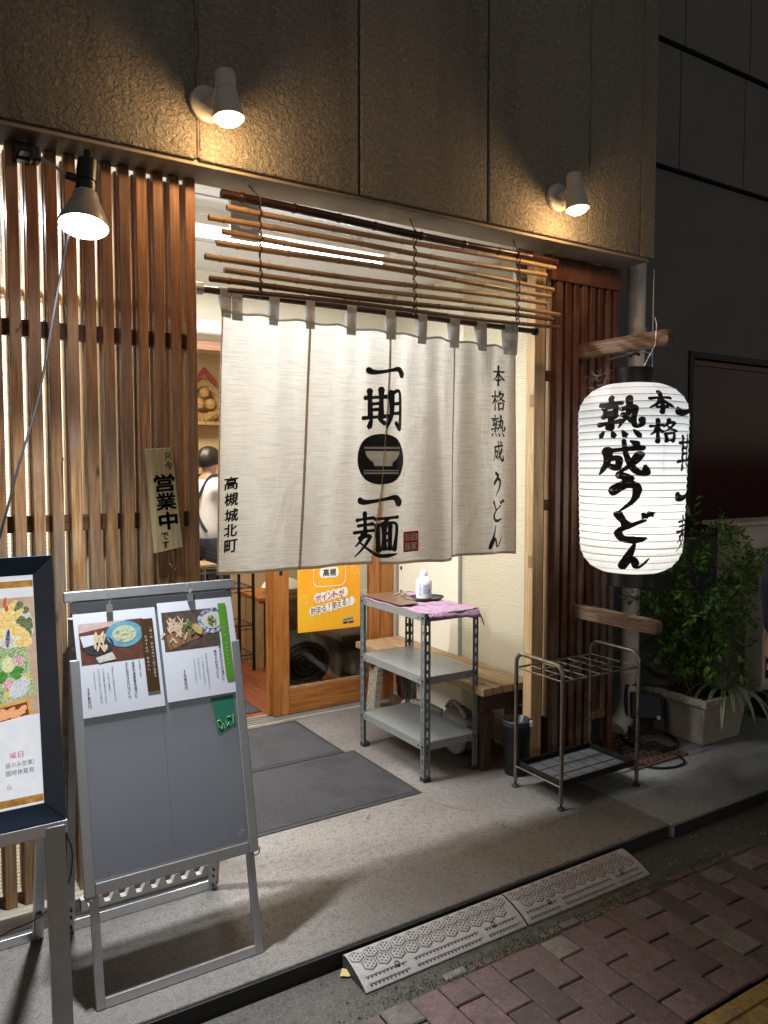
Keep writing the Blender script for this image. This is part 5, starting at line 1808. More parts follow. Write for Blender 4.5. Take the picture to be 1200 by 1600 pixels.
for z in (.188, .506, .808):
    s_ = obj('shelf', MB().box(SX0+.0025, SX1-.0025, SY0+.0025, SY1-.0025, z-.003, z)
             .box(SX0+.0025, SX1-.0025, SY0+.0025, SY0+.0045, z-.036, z-.0032).box(SX0+.0025, SX1-.0025, SY1-.0045, SY1-.0025, z-.036, z-.0032)
             .box(SX0+.0025, SX0+.0045, SY0+.0046, SY1-.0046, z-.036, z-.0032).box(SX1-.0045, SX1-.0025, SY0+.0046, SY1-.0046, z-.036, z-.0032), 'shelftop', sh)
    b = MB()
    for (x, y) in ((SX0+.017, SY0), (SX1-.017, SY0)):
        b.tube([(x, y+.001, z-.018), (x, y-.004, z-.018)], .006, 8)
    for (x, y) in ((SX0, SY0+.017), (SX0, SY1-.017)):
        b.tube([(x+.001, y, z-.018), (x-.004, y, z-.018)], .006, 8)
    for (x, y) in ((SX0, SY0+.055), (SX0, SY1-.055), (SX1-.055, SY0)):
        ax_ = (x-.0008, y, z-.02) if x == SX0 else (x, y-.0008, z-.02)
        a2 = (x+.003, y, z-.02) if x == SX0 else (x, y+.003, z-.02)
        b.tube([ax_, a2], .004, 8)
    obj('bolt', b, 'darkmetal', s_)
# cloth on top, hanging over the right and front corners
def clf(u, v):
    # u across depth (Y), v across X plus overhang
    x = SX0+.035*max(0, .6-u)+(SX1+.02-SX0)*v
    y = SY0-.030+(SY1-.02-SY0+.03)*u
    z = .8095+.0022*sin(u*23+v*5)+.0018*sin(v*31)
    ov = y-(SY0+.004)
    if ov < 0:
        z -= min(.04, -ov*1.35)*(.45+.55*min(1, max(0, v*1.3)))
        y = SY0-.005+ov*.25
    ox = x-(SX1-.002)
    if ox > 0:
        z -= ox*1.0
        x = SX1-.002+ox*.6
    return (x, y-.006*sin(v*9)*(1 if u < .1 else 0), z)
obj('table_cloth', MB().grid(clf, 34, 34), 'purple', loc=(2.25, 3.25, .81), smooth=True, solid=.0022, label='purple patterned cloth draped over the top of the grey steel shelf', cat='cloth')
ty = thing('oval_tray', 'dark grey oval tray under the white bottle', 'tray', (2.315, 3.285, .815))
m = MB()
ring = [(0, .8155), (.92, .8155), (1.0, .823), (1.03, .824), (1.03, .821), (.94, .8135), (0, .8135)]
n = 40
for rr, z in ring:
    for k in range(n):
        a = 2*pi*k/n
        m.v.append((2.315+.112*rr*cos(a)*1.0, 3.285+.080*rr*sin(a), z+.0005))
for i in range(len(ring)-1):
    for k in range(n):
        m.f.append((i*n+k, i*n+(k+1) % n, (i+1)*n+(k+1) % n, (i+1)*n+k))
obj('tray', m, 'darkmetal', ty, smooth=True)
bt = thing('white_bottle', 'white plastic squeeze bottle standing on the oval tray', 'bottle', (2.318, 3.29, .8165))
obj('bottle_body', MB().lathe([(.036, .0), (.041, .004), (.042, .012), (.042, .085), (.040, .094), (.030, .108), (.019, .117), (.017, .119), (.017, .124)], (2.318, 3.29, .8165), (0, 0, 1), 32), plain('white_plastic', (.76, .77, .80, 1), .3, var=.02, bump=0), bt, smooth=True)
obj('bottle_cap', MB().lathe([(.020, .122), (.020, .142), (.018, .145), (.008, .147), (.007, .153), (.004, .154)], (2.318, 3.29, .8165), (0, 0, 1), 28), plain('white_cap', (.72, .72, .76, 1), .4, var=.02, bump=0), bt, smooth=True)
tC2 = Vector((-2.318, -3.29, 0)).normalized(); rD2 = Vector((-tC2.y, tC2.x, 0))
def onb(u, v, o=.0006):
    a = radians(-50+105*u)
    d = tC2*cos(a)+rD2*sin(a)
    return Vector((2.318, 3.29, 0))+d*(.042+o)+Vector((0, 0, .8165+.080-.062*v))
m = MB(); m.grid(lambda u, v: onb(u, v, .0003), 12, 2)
lbo = obj('paper_label', m, flat('pale_label', (.60, .64, .74, 1), .5), bt)
m = MB()
for i in range(6):
    m.grid(lambda u, v, i=i: onb(.42+.30*u, .16+i*.12+.045*v), 4, 1)
m.grid(lambda u, v: onb(.80+.12*u, .38+.42*v), 2, 2)
obj('label_print', m, flat('blue_print', (.12, .15, .30, 1), .5), lbo)
m = MB()
for ch, v in zip('アルコール', (.02, .22, .42, .62, .80)):
    if ch == 'ー':
        text_in(m, 'l', lambda a, b: onb(a, b), .20, .23, v, v+.15)
    else:
        text_in(m, ch, lambda a, b: onb(a, b), .12, .30, v, v+.17, .03)
obj('label_lettering', m, flat('navy_print', (.03, .04, .16, 1), .5), lbo)
fd = thing('menu_folder', 'flat brown menu folder lying on the purple cloth', 'folder', (2.2, 3.42, .815))
obj('cover', MB().slab([(2.085, 3.16, .8185), (2.19, 3.16, .8185), (2.335, 3.50, .8185), (2.30, 3.525, .8185), (2.085, 3.54, .8185)], (0, 0, .004)), plain('brown_leatherette', (.14, .08, .045, 1), .3, var=.1), fd, bevel=.0012)
obj('pen', MB().tube([(2.22, 3.36, .829), (2.30, 3.44, .829)], .0035, 8).tube([(2.20, 3.40, .828), (2.28, 3.46, .828)], .003, 8), 'alu', loc=(2.25, 3.4, .829), label='two slim pale pens lying on the brown menu folder', cat='pen')

# ================================================================ BENCH
bn = thing('wooden_bench', 'low wooden plank bench along the recess wall behind the steel shelf', 'bench', (2.54, 3.5, 0))
for i, x in enumerate((2.385, 2.451, 2.517, 2.583, 2.649)):
    obj('plank', MB().box(x, x+.061, 2.885+random.uniform(-.004, .004), 4.12, .383+random.uniform(-.001, .001), .420), 'bench', bn, bevel=.004)
obj('apron', MB().box(2.41, 2.69, 2.935, 2.975, .285, .381), 'benchdark', bn, bevel=.003)
obj('apron', MB().box(2.41, 2.69, 3.98, 4.02, .285, .381), 'benchdark', bn, bevel=.003)
obj('side_rail', MB().box(2.67, 2.70, 2.977, 3.978, .30, .381), 'benchdark', bn)
for y in (2.955, 3.99):
    obj('leg', MB().bar((2.64, y, .285), (2.67, y, 0), .045, .09, (0, 1, 0)), 'benchdark', bn, bevel=.003)
    obj('leg', MB().bar((2.46, y, .285), (2.43, y, 0), .045, .09, (0, 1, 0)), 'benchdark' if y < 3.5 else 'sill', bn, bevel=.003)
obj('stretcher', MB().bar((2.545, 3.0, .08), (2.545, 3.95, .08), .03, .05), 'benchdark', bn)
vc = thing('vacuum_cleaner', 'dusty purple grey vacuum cleaner with ribbed hose under the bench', 'vacuum cleaner', (2.5, 3.3, 0))
pl_ = plain('dusty_purple_plastic', (.22, .18, .20, 1), .35, var=.2)
obj('body', MB().lathe([(.02, -.13), (.07, -.125), (.095, -.09), (.10, 0), (.095, .08), (.07, .12), (.02, .13)], (2.52, 3.22, .115), (.25, 1, .1), 24), pl_, vc, smooth=True)
obj('wheel', MB().lathe([(.02, -.012), (.075, -.012), (.085, 0), (.075, .012), (.02, .012)], (2.43, 3.17, .088), (1, .1, 0), 24), plain('grey_wheel', (.32, .31, .33, 1), .4), vc, smooth=True)
hs_ = MB()
hp = catmull([(2.47, 3.33, .17), (2.42, 3.42, .20), (2.42, 3.56, .18), (2.47, 3.70, .12), (2.52, 3.75, .06)], 16)
hs_.tube(hp, [.021 if i % 2 else .017 for i in range(len(hp))], 12)
obj('hose', hs_, plain('grey_hose', (.36, .34, .36, 1), .4), vc)
obj('handle', MB().tube(catmull([(2.47, 3.12, .20), (2.47, 3.18, .245), (2.49, 3.27, .245), (2.50, 3.33, .20)], 5), .012, 8), pl_, vc, smooth=True)
bk = thing('black_bin', 'black plastic bin between the bench end and the pale door post', 'bin', (2.54, 2.80, 0))
obj('bucket', MB().lathe([(.045, .0), (.055, .002), (.068, .255), (.072, .262), (.070, .266), (.064, .262), (.052, .012), (.0, .01)], (2.535, 2.81, 0), (0, 0, 1), 28, cap=False), 'black', bk, smooth=True)
obj('liner', MB().lathe([(.069, .245), (.0725, .268), (.066, .272), (.05, .24), (.0, .23)], (2.535, 2.81, 0), (0, 0, 1), 28, cap=False), plain('bin_liner', (.03, .03, .035, 1), .3), bk, smooth=True)
obj('tag', MB().box(2.560, 2.578, 2.738, 2.742, .245, .275), 'white', bk, bevel=.003)

# ================================================================ UMBRELLA RACK
ur = thing('umbrella_rack', 'worn chrome umbrella rack with a wire grid and a black drip tray', 'umbrella rack', (2.67, 2.54, 0))
for x in (2.423, 2.915):
    y0, y1 = 2.392, 2.688
    c = .045
    path = [(x, y0, .03), (x, y0, .3), (x, y0, .638-c)]
    for k in range(1, 6):
        a = pi/2*k/5
        path.append((x, y0+c-c*cos(a), .638-c+c*sin(a)))
    path += [(x, (y0+y1)/2, .638)]
    for k in range(0, 6):
        a = pi/2*k/5
        path.append((x, y1-c+c*sin(a), .638-c+c*cos(a)))
    path += [(x, y1, .3), (x, y1, .03)]
    ho = obj('side_hoop', MB().tube(path, .0095, 14), 'chrome', ur, smooth=True)
    for y in (y0, y1):
        obj('adjuster_foot', MB().lathe([(.017, 0), (.018, .003), (.016, .008), (.006, .011), (.005, .032)], (x, y, .001), (0, 0, 1), 20), 'rubber', ho, smooth=True)
obj('top_bar', MB().tube([(2.423, 2.392, .568), (2.915, 2.392, .568)], .0052, 10), 'chrome', ur, smooth=True)
obj('top_bar', MB().tube([(2.423, 2.688, .568), (2.915, 2.688, .568)], .0052, 10), 'chrome', ur, smooth=True)
for i in range(1, 6):
    x = 2.423+.492*i/6
    obj('grid_wire', MB().tube([(x, 2.392, .5665), (x, 2.688, .5665)], .0028, 6), 'chrome', ur, smooth=True)
for y in (2.49, 2.59):
    obj('grid_wire', MB().tube([(2.423, y, .572), (2.915, y, .572)], .0028, 6), 'chrome', ur, smooth=True)
for x in (2.423, 2.915):
    obj('grid_wire', MB().tube([(x, 2.392, .568), (x, 2.688, .568)], .004, 6), 'chrome', ur, smooth=True)
    obj('lower_bar', MB().tube([(x, 2.392, .098), (x, 2.688, .098)], .004, 6), 'chrome', ur, smooth=True)
tm = MB()
tm.box(2.436, 2.902, 2.400, 2.680, .096, .100)
for (a, b, c, d) in ((2.434, 2.904, 2.398, 2.403), (2.434, 2.904, 2.677, 2.682), (2.434, 2.439, 2.4035, 2.6765), (2.899, 2.904, 2.4035, 2.6765)):
    tm.box(a, b, c, d, .0945, .124)
tro = obj('drip_tray', tm, 'black', ur, bevel=.0015)
gm = MB()
for i in range(5):
    for j in range(3):
        x = 2.452+i*.0885; y = 2.416+j*.083
        gm.box(x, x+.080, y, y+.075, .1005, .1035)
obj('tray_pad', gm, plain('dusty_black_pad', (.085, .085, .088, 1), .5, var=.3, scale=30), tro, bevel=.002)

# ================================================================ FLOODLIGHT, GRATE
fll = thing('floodlight', 'black portable floodlight leaning on its tubular stand at the foot of the drainpipe', 'floodlight', (3.50, 2.76, 0))
Fo = Vector((3.49, 2.80, .06)); fu = Vector((.62, -.62, 0)).normalized(); fn_ = Vector((-.62, -.62, .35)).normalized(); fv = fn_.cross(fu)*-1
if fv.z < 0:
    fv = -fv
def ff(u, v, h=0):
    return Fo+fu*u+fv*v+fn_*h
fr(MB(), 0, 0, 0, 0, 0, 0, ff)
obj('housing', fr(MB(), -.085, .085, .04, .185, -.03, .018, ff), 'black', fll, bevel=.006)
obj('front_glass', fr(MB(), -.072, .072, .055, .170, .0185, .0205, ff), plain('black_glass', (.01, .01, .012, 1), .1, bump=0), fll)
obj('tube_frame', MB().tube(catmull([ff(-.105, .0, -.01), ff(-.108, .10, -.01), ff(-.105, .20, -.01), ff(-.09, .225, -.01), ff(0, .232, -.01), ff(.09, .225, -.01), ff(.105, .20, -.01), ff(.108, .10, -.01), ff(.105, .0, -.01), ff(.09, -.02, -.01), ff(0, -.025, -.01), ff(-.09, -.02, -.01)], 4), .010, 10, closed=True), 'black', fll, smooth=True)
obj('floor_loop', MB().tube(catmull([(3.36, 2.86, .012), (3.30, 2.76, .012), (3.33, 2.66, .012), (3.42, 2.60, .012), (3.52, 2.62, .012), (3.58, 2.70, .014), (3.57, 2.76, .03)], 5), .010, 10), 'black', fll, smooth=True)
obj('lock_knob', MB().lathe([(.012, 0), (.014, .004), (.012, .014), (.004, .018)], ff(.06, .05, .021), fn_, 14), 'alu_dull', fll, smooth=True)
obj('bracket', MB().box(3.40, 3.50, 2.74, 2.80, .004, .016), 'alu_dull', fll)
obj('flood_cable', MB().tube(catmull([(3.34, 2.80, .01), (3.20, 2.74, .006), (3.13, 2.62, .006), (3.14, 2.50, .006), (3.22, 2.44, .006), (3.33, 2.44, .006), (3.39, 2.52, .006), (3.36, 2.62, .008), (3.30, 2.68, .008)], 8), .0058, 8), 'black', loc=(3.25, 2.55, 0), smooth=True, label='thick black cable curled on the ground in front of the floodlight', cat='cable')
gr = thing('floor_grate', 'rusty square iron drain grate set in the ground behind the umbrella rack', 'grate', (3.25, 2.70, 0))
gm = MB()
gx0, gx1, gy0, gy1 = 3.06, 3.46, 2.52, 2.90
for i in range(11):
    x = gx0+(gx1-gx0)*i/10
    gm.box(x-.007, x+.007, gy0, gy1, -.001, .0065)
for j in range(9):
    y = gy0+(gy1-gy0)*j/8
    gm.box(gx0-.007, gx1+.007, y-.007, y+.007, -.001, .0058)
obj('grid', gm, 'rust', gr)
obj('pit_shade', MB().box(gx0, gx1, gy0, gy1, -.0018, -.0008), 'kerb', gr)  # flat dark sheet, shade below the grate put into its colour

# ================================================================ PLANTER, SHRUB, SPIDER PLANT
pt_ = thing('planter', 'square stained grey planter box with a decorated rim', 'planter', (3.82, 2.72, 0))
def taper(m, x0, x1, y0, y1, z0, x2, x3, y2, y3, z1):
    m.add([(x0, y0, z0), (x1, y0, z0), (x1, y1, z0), (x0, y1, z0), (x2, y2, z1), (x3, y2, z1), (x3, y3, z1), (x2, y3, z1)],
          [(0, 3, 2, 1), (4, 5, 6, 7), (0, 1, 5, 4), (1, 2, 6, 5), (2, 3, 7, 6), (3, 0, 4, 7)])
    return m
obj('box', taper(MB(), 3.625, 3.955, 2.545, 2.86, 0, 3.605, 3.985, 2.520, 2.885, .225), 'planter', pt_, bevel=.008)
rm = MB()
o = (3.578, 4.010, 2.495, 2.910)
i_ = (3.612, 3.976, 2.529, 2.876)
for (a, b, c, d) in ((o[0], o[1], o[2], i_[2]), (o[0], o[1], i_[3], o[3]), (o[0], i_[0], i_[2]+.0005, i_[3]-.0005), (i_[1], o[1], i_[2]+.0005, i_[3]-.0005)):
    rm.box(a, b, c, d, .220, .262)
obj('rim', rm, 'planter', pt_, bevel=.007)
for k in range(7):
    obj('rosette', MB().lathe([(.0, .005), (.009, .004), (.014, .0)], (3.5775, 2.53+k*.058, .241), (-1, 0, 0), 12, cap=False), 'planter', pt_, smooth=True)
    obj('rosette', MB().lathe([(.0, .005), (.009, .004), (.014, .0)], (3.61+k*.06, 2.4945, .241), (0, -1, 0), 12, cap=False), 'planter', pt_, smooth=True)
obj('soil', MB().box(3.614, 3.974, 2.531, 2.874, .20, .236), 'soil', pt_)

shb = thing('leafy_shrub', 'bushy green shrub with small oval leaves growing in the square planter', 'shrub', (3.78, 2.76, .236))
r = random.Random(77)
stm = MB()
lv = MB(); lvd = MB()
def leaf(m, p, d, L, wd, r):
    d = d.normalized()
    s = d.cross(Vector((r.uniform(-.4, .4), r.uniform(-.4, .4), 1))).normalized()
    u = s.cross(d).normalized()
    c = u*L*.10
    q = [p, p+d*L*.28+s*wd*.42, p+d*L*.62+s*wd*.45, p+d*L, p+d*L*.62-s*wd*.45, p+d*L*.28-s*wd*.42, p+d*L*.45-c]
    m.add(q, [(0, 1, 6), (1, 2, 6), (2, 3, 6), (3, 4, 6), (4, 5, 6), (5, 0, 6)])
base = Vector((3.77, 2.76, .235))
rt = Vector((.846, -.533, 0)); fwd = Vector((.533, .846, 0))
def stem(p0, d0, L, n, droop, seed, rad, density=1.0, leafL=.048):
    rr = random.Random(seed)
    p = Vector(p0); d = Vector(d0).normalized()
    pts = [p.copy()]
    st = L/n
    for i in range(n):
        d = (d+Vector((rr.uniform(-.14, .14), rr.uniform(-.14, .14), rr.uniform(-.05, .05)-droop*i/n))).normalized()
        p = p+d*st
        pts.append(p.copy())
        if i > n*.12:
            for _ in range(int(2*density+rr.random())):
                a = rr.uniform(0, 2*pi)
                o = d.orthogonal().normalized()
                od = (Matrix.Rotation(a, 3, d) @ o)
                leaf(lvd if rr.random() < .45 else lv, p+od*.004, od+d*.5+Vector((0, 0, .1)), leafL*rr.uniform(.6, 1.25), leafL*rr.uniform(.42, .62), rr)
    stm.tube(pts, [rad*(1-.75*i/n) for i in range(n+1)], 5)
    return pts
sd = 100
for k in range(16):
    a = r.uniform(0, 2*pi)
    t = r.uniform(.04, .34)
    d = Vector((cos(a)*t, sin(a)*t, 1))
    L = r.uniform(.55, 1.12)
    pts = stem(base+Vector((r.uniform(-.09, .09), r.uniform(-.09, .08), 0)), d, L, 26, .05, sd+k, .006, .6)
    for j in range(7):
        q = pts[r.randint(4, 25)]
        b = r.uniform(0, 2*pi)
        stem(q, Vector((cos(b), sin(b), r.uniform(.1, .9))), r.uniform(.10, .28), 9, .35, sd+1000+k*10+j, .0022, 1.1)
# arching branches that reach out to the right and towards the top
for k, (z, L, up) in enumerate(((.52, .40, .32), (.60, .42, .25), (.75, .36, .35), (.80, .30, .2), (.95, .28, .45), (.48, .30, .2), (1.02, .25, .6), (.90, .30, .1))):
    q = base+Vector((r.uniform(-.05, .08), r.uniform(-.08, .05), z-.2))
    d = rt*r.uniform(.6, 1)+fwd*r.uniform(-.5, .2)+Vector((0, 0, up))
    pts = stem(q, d, L, 14, .12, 700+k, .003, 1.0, .036)
    for j in range(4):
        qq = pts[4+2*j]
        stem(qq, d+Vector((r.uniform(-.6, .6), r.uniform(-.6, .6), r.uniform(-.2, .6))), .12, 6, .1, 800+k*7+j, .0015, 1.2, .03)
obj('stem', stm, plain('shrub_bark', (.08, .06, .035, 1), .8), shb, smooth=True)
obj('foliage', lv, 'leaf', shb, kind='stuff')
obj('foliage', lvd, 'leafdark', shb, kind='stuff')

sp = thing('spider_plant', 'spider plant with long arching pale-edged leaves in the front corner of the planter', 'plant', (3.90, 2.58, .236))
r = random.Random(14)
c0 = Vector((3.89, 2.60, .236))
for k in range(34):
    a = r.uniform(0, 2*pi)
    L = r.uniform(.24, .46)
    h = Vector((cos(a), sin(a), 0))
    up0 = r.uniform(.9, 2.4)
    p = c0+h*.015+Vector((0, 0, .0))
    d = (h+Vector((0, 0, up0))).normalized()
    n = 12
    P_, Wd = [], []
    for i in range(n+1):
        t = i/n
        P_.append(p.copy())
        Wd.append(.0115*(sin(pi*(t*.88+.12))**.6))
        d = (d+Vector((0, 0, -.20-.14*t))+h*.02).normalized()
        p = p+d*L/n
    s = h.cross(Vector((0, 0, 1)))
    m = MB(); mm = MB()
    for i, (q, w_) in enumerate(zip(P_, Wd)):
        m.v += [tuple(q-s*w_*.45), tuple(q+Vector((0, 0, -.0012))), tuple(q+s*w_*.45)]
        mm.v += [tuple(q-s*w_), tuple(q-s*w_*.46), tuple(q+s*w_*.46), tuple(q+s*w_)]
    for i in range(n):
        a_ = 3*i
        m.f += [(a_, a_+1, a_+4, a_+3), (a_+1, a_+2, a_+5, a_+4)]
        b_ = 4*i
        mm.f += [(b_, b_+1, b_+5, b_+4), (b_+2, b_+3, b_+7, b_+6)]
    lo = obj('leaf', m, 'spider', sp)
    obj('leaf_margin', mm, 'spiderpale', lo)

# ================================================================ KERB RAMPS
def kerb_ramp(x0, L, label):
    t = thing('kerb_ramp', label, 'kerb ramp', (x0+L/2, 1.96, -.057), 'rubber kerb ramps end to end')
    zb = -.0575
    prof = [(2.036, zb), (2.036, -.014), (2.026, -.008), (2.010, -.0085), (1.975, -.0165), (1.940, -.028), (1.910, -.041), (1.893, -.052), (1.893, zb)]
    def surf(y):
        for (ya, za), (yb, zb_) in zip(prof[1:-1], prof[2:]):
            if yb <= y <= ya:
                return zb_+(za-zb_)*(y-yb)/(ya-yb)
        return -.02
    body = MB().slab([(x0+.001, y, z) for y, z in prof], (L-.002, 0, 0))
    b = obj('body', body, 'ramp', t, bevel=.002)
    b.data.materials.append(M['rampside'])
    for p in b.data.polygons:
        if abs(p.normal.x) > .9 or (p.normal.y > .9):
            p.material_index = 1
    # hexagon studs and ribs
    hx = MB(); ch = MB(); dm = MB()
    R_ = .0235
    def up(x, y, h):
        return (x, y, surf(y)+h)
    for row, yc in enumerate((2.000, 1.963)):
        n = int((L-.05)/.052)
        for i in range(n+1):
            xc = x0+.030+i*.052+(.026 if row else 0)
            if xc > x0+L-.022:
                continue
            pts = [(xc+R_*cos(pi/6+k*pi/3), yc+R_*.86*sin(pi/6+k*pi/3)) for k in range(6)]
            gr_ = [(xc+(x-xc)*1.14, yc+(y-yc)*1.14) for x, y in pts]
            o = len(dm.v)
            dm.v += [up(x, y, .0004) for x, y in gr_]
            dm.f.append(tuple(range(o, o+6)))
            o = len(hx.v)
            for (x, y) in pts:
                hx.v.append(up(x, y, .0005))
            for (x, y) in pts:
                hx.v.append(up(xc+(x-xc)*.90, yc+(y-yc)*.90, .0026))
            hx.f += [(o+k, o+(k+1) % 6, o+6+(k+1) % 6, o+6+k) for k in range(6)]+[tuple(o+6+k for k in range(6))]
            for (a, b_) in ((0, 0), (.010, .006), (-.010, .006), (.010, -.006), (-.010, -.006), (0, .012), (0, -.012)):
                x, y = xc+a, yc+b_
                o = len(ch.v)
                q = .0028
                ch.v += [up(x-q, y-q*.7, .0022), up(x+q, y-q*.7, .0022), up(x+q, y+q*.7, .0022), up(x-q, y+q*.7, .0022),
                         up(x-q*.7, y-q*.5, .0046), up(x+q*.7, y-q*.5, .0046), up(x+q*.7, y+q*.5, .0046), up(x-q*.7, y+q*.5, .0046)]
                ch.f += [(o, o+1, o+5, o+4), (o+1, o+2, o+6, o+5), (o+2, o+3, o+7, o+6), (o+3, o, o+4, o+7), (o+4, o+5, o+6, o+7)]
    for (a, b_) in ((.02, .17), (.195, .455), (.48, .62)):
        for yc in (1.931, 1.910):
            for xx0, xx1 in ((x0+a*L/.64, x0+b_*L/.64),):
                o = len(hx.v)
                hx.v += [up(xx0, yc-.005, .0005), up(xx1, yc-.005, .0005), up(xx1, yc+.006, .0005), up(xx0, yc+.006, .0005),
                         up(xx0+.002, yc-.003, .004), up(xx1-.002, yc-.003, .004), up(xx1-.002, yc+.004, .004), up(xx0+.002, yc+.004, .004)]
                hx.f += [(o, o+1, o+5, o+4), (o+1, o+2, o+6, o+5), (o+2, o+3, o+7, o+6), (o+3, o, o+4, o+7), (o+4, o+5, o+6, o+7)]
                n = int((xx1-xx0)/.014)
                for i in range(n):
                    x = xx0+.008+i*.014
                    o = len(ch.v)
                    y = yc-.007
                    q = .003
                    ch.v += [up(x-q, y-q*.6, .0005), up(x+q, y-q*.6, .0005), up(x+q, y+q*.6, .0005), up(x-q, y+q*.6, .0005),
                             up(x-q*.7, y-q*.4, .003), up(x+q*.7, y-q*.4, .003), up(x+q*.7, y+q*.4, .003), up(x-q*.7, y+q*.4, .003)]
                    ch.f += [(o, o+1, o+5, o+4), (o+1, o+2, o+6, o+5), (o+2, o+3, o+7, o+6), (o+3, o, o+4, o+7), (o+4, o+5, o+6, o+7)]
    obj('groove_dirt', dm, 'rampside', b, kind='stuff')
    obj('hexagon_tread', hx, 'ramp', b, kind='stuff')
    obj('tread_stud', ch, concrete('ramp_stud', (0.08, 0.073, 0.07, 1), (0.06, 0.055, 0.05, 1), .1), b, kind='stuff')
    for xx in (.135, .52):
        x = x0+xx*L/.64
        y = 1.932
        obj('bolt_hole', MB().lathe([(.0085, .0), (.0085, .0052), (.006, .0053), (.0, .001)], (x, y, surf(y)), (0, -.3, 1), 16, cap=False), 'rampside', b)
    return t
kerb_ramp(1.128, .640, 'near grey rubber kerb ramp with hexagon tread')
kerb_ramp(1.772, .622, 'farther grey rubber kerb ramp with hexagon tread, past the seam')

# ================================================================ SLIDING DOOR AND WHAT IS BEHIND IT
dr = thing('sliding_door', 'honey brown wooden sliding door with a large glass pane', 'door', (2.25, 4.22, 0))
obj('stile', MB().box(1.872, 1.968, 4.190, 4.222, .012, 2.14), 'doorwood', dr, bevel=.003)
obj('stile', MB().box(2.53, 2.612, 4.190, 4.222, .012, 2.14), 'doorwood', dr, bevel=.003)
obj('bottom_rail', MB().box(1.9685, 2.5295, 4.1915, 4.2205, .012, .165), 'doorwoodx', dr, bevel=.003)
obj('top_rail', MB().box(1.9685, 2.5295, 4.1915, 4.2205, 2.04, 2.14), 'doorwoodx', dr, bevel=.003)
obj('glazing_bead', MB().box(1.9685, 2.5295, 4.193, 4.201, .166, .180), 'bench', dr)
obj('glass', MB().box(1.962, 2.536, 4.205, 4.209, .160, 2.045), 'soft_glass', dr)
obj('finger_pull', MB().box(1.905, 1.925, 4.187, 4.1895, .86, .98), 'black', dr, bevel=.001)
dr2 = thing('sliding_door', 'second wooden sliding door panel just behind the glazed one', 'door', (2.2, 4.26, 0))
obj('stile', MB().box(1.845, 1.935, 4.232, 4.262, .012, 2.14), 'doorwood', dr2, bevel=.003)
obj('bottom_rail', MB().box(1.936, 2.60, 4.233, 4.261, .012, .15), 'doorwoodx', dr2)
obj('glass', MB().box(1.936, 2.60, 4.244, 4.248, .151, 2.10), 'soft_glass', dr2)
# yellow poster taped on the glass
po = thing('yellow_poster', 'bright orange yellow poster taped to the glass of the sliding door', 'poster', (2.24, 4.198, .50))
def yp(u, v, h=0):
    x = 2.026+(2.462-2.026)*u
    z = 1.118-(1.118-.500)*v-.006*u*v
    return (x, 4.1945-.004*sin(u*4)*v-.006*max(0, v-.85)-h, z)
obj('sheet', MB().grid(yp, 14, 20), pmat('orange_gradient', (.72, .40, .02, 1), (.80, .30, .01, 1), 2.5), po, solid=.0008)
m = MB()
def rrect(m, f, a, b, c, d, rad, h, wd):
    out = []
    for (cx_, cy_, s0) in ((c-rad, b+rad*.75, -90), (c-rad, d-rad*.75, 0), (a+rad, d-rad*.75, 90), (a+rad, b+rad*.75, 180)):
        for k in range(7):
            t = radians(s0+90*k/6)
            out.append((cx_+rad*cos(t), cy_+rad*.75*sin(t)))
    n = len(out)
    for i in range(n):
        x, y = out[i]; x2, y2 = out[(i+1) % n]
        cx_, cy_ = (a+c)/2, (b+d)/2
        k = 1-wd*2/(c-a)
        m.add([f(x, y, h), f(x2, y2, h), f(cx_+(x2-cx_)*k, cy_+(y2-cy_)*k, h), f(cx_+(x-cx_)*k, cy_+(y-cy_)*k, h)], [(0, 1, 2, 3)])
rrect(m, yp, .24, .10, .76, .565, .09, .0012, .008)
def blob(m, f, cells, h):
    for (a, b, ra, rb_) in cells:
        m.poly([f(a+ra*cos(2*pi*k/20), b+rb_*sin(2*pi*k/20), h) for k in range(20)])
blob(m, yp, [(.39, .425, .05, .052), (.60, .425, .05, .052)], .0012)
m.add([yp(.39, .373, .0012), yp(.60, .373, .0012), yp(.60, .477, .0012), yp(.39, .477, .0012)], [(0, 1, 2, 3)])
blob(m, yp, [(.31+.085*i, .672-.008*i, .062, .050) for i in range(6)], .0013)
blob(m, yp, [(.235+.088*i, .800-.010*i, .062, .046) for i in range(8)], .0014)
obj('white_shape', m, 'whiteink', po)
m = MB()
for k, ch in enumerate('ポイントが'):
    text_in(m, ch, lambda u, v: yp(u, v, .0022), .27+.095*k, .355+.095*k, .640-.009*k, .710-.009*k, .05)
obj('red_lettering', m, 'redink', po)
m = MB()
for k, ch in enumerate('貯まる！使える！'):
    text_in(m, ch, lambda u, v: yp(u, v, .0022), .20+.083*k+(.03 if ch == '！' else 0), .275+.083*k-(.03 if ch == '！' else 0), .765-.011*k, .835-.011*k, .03)
obj('brown_lettering', m, flat('brown_ink', (.22, .10, .03, 1)), po)
m = MB()
for k, ch in enumerate('高槻'):
    text_in(m, ch, lambda u, v: yp(u, v, .0022), .395+.11*k, .49+.11*k, .39, .46, .05)
for k, ch in enumerate('おトク'):
    text_in(m, ch, lambda u, v: yp(u, v, .0022), .33+.12*k, .43+.12*k, .24, .345, .08)
obj('black_lettering', m, 'ink', po)
m = MB()
m.add([yp(.715, .905, .0012), yp(.885, .895, .0012), yp(.885, .918, .0012), yp(.715, .928, .0012)], [(0, 1, 2, 3)])
obj('blue_bar', m, flat('blue_ink', (.05, .20, .35, 1)), po)
m = MB()
for a in (.715, .81):
    m.add([yp(a, .937, .0012), yp(a+.08, .932, .0012), yp(a+.08, .952, .0012), yp(a, .957, .0012)], [(0, 1, 2, 3)])
obj('black_bar', m, 'ink', po)
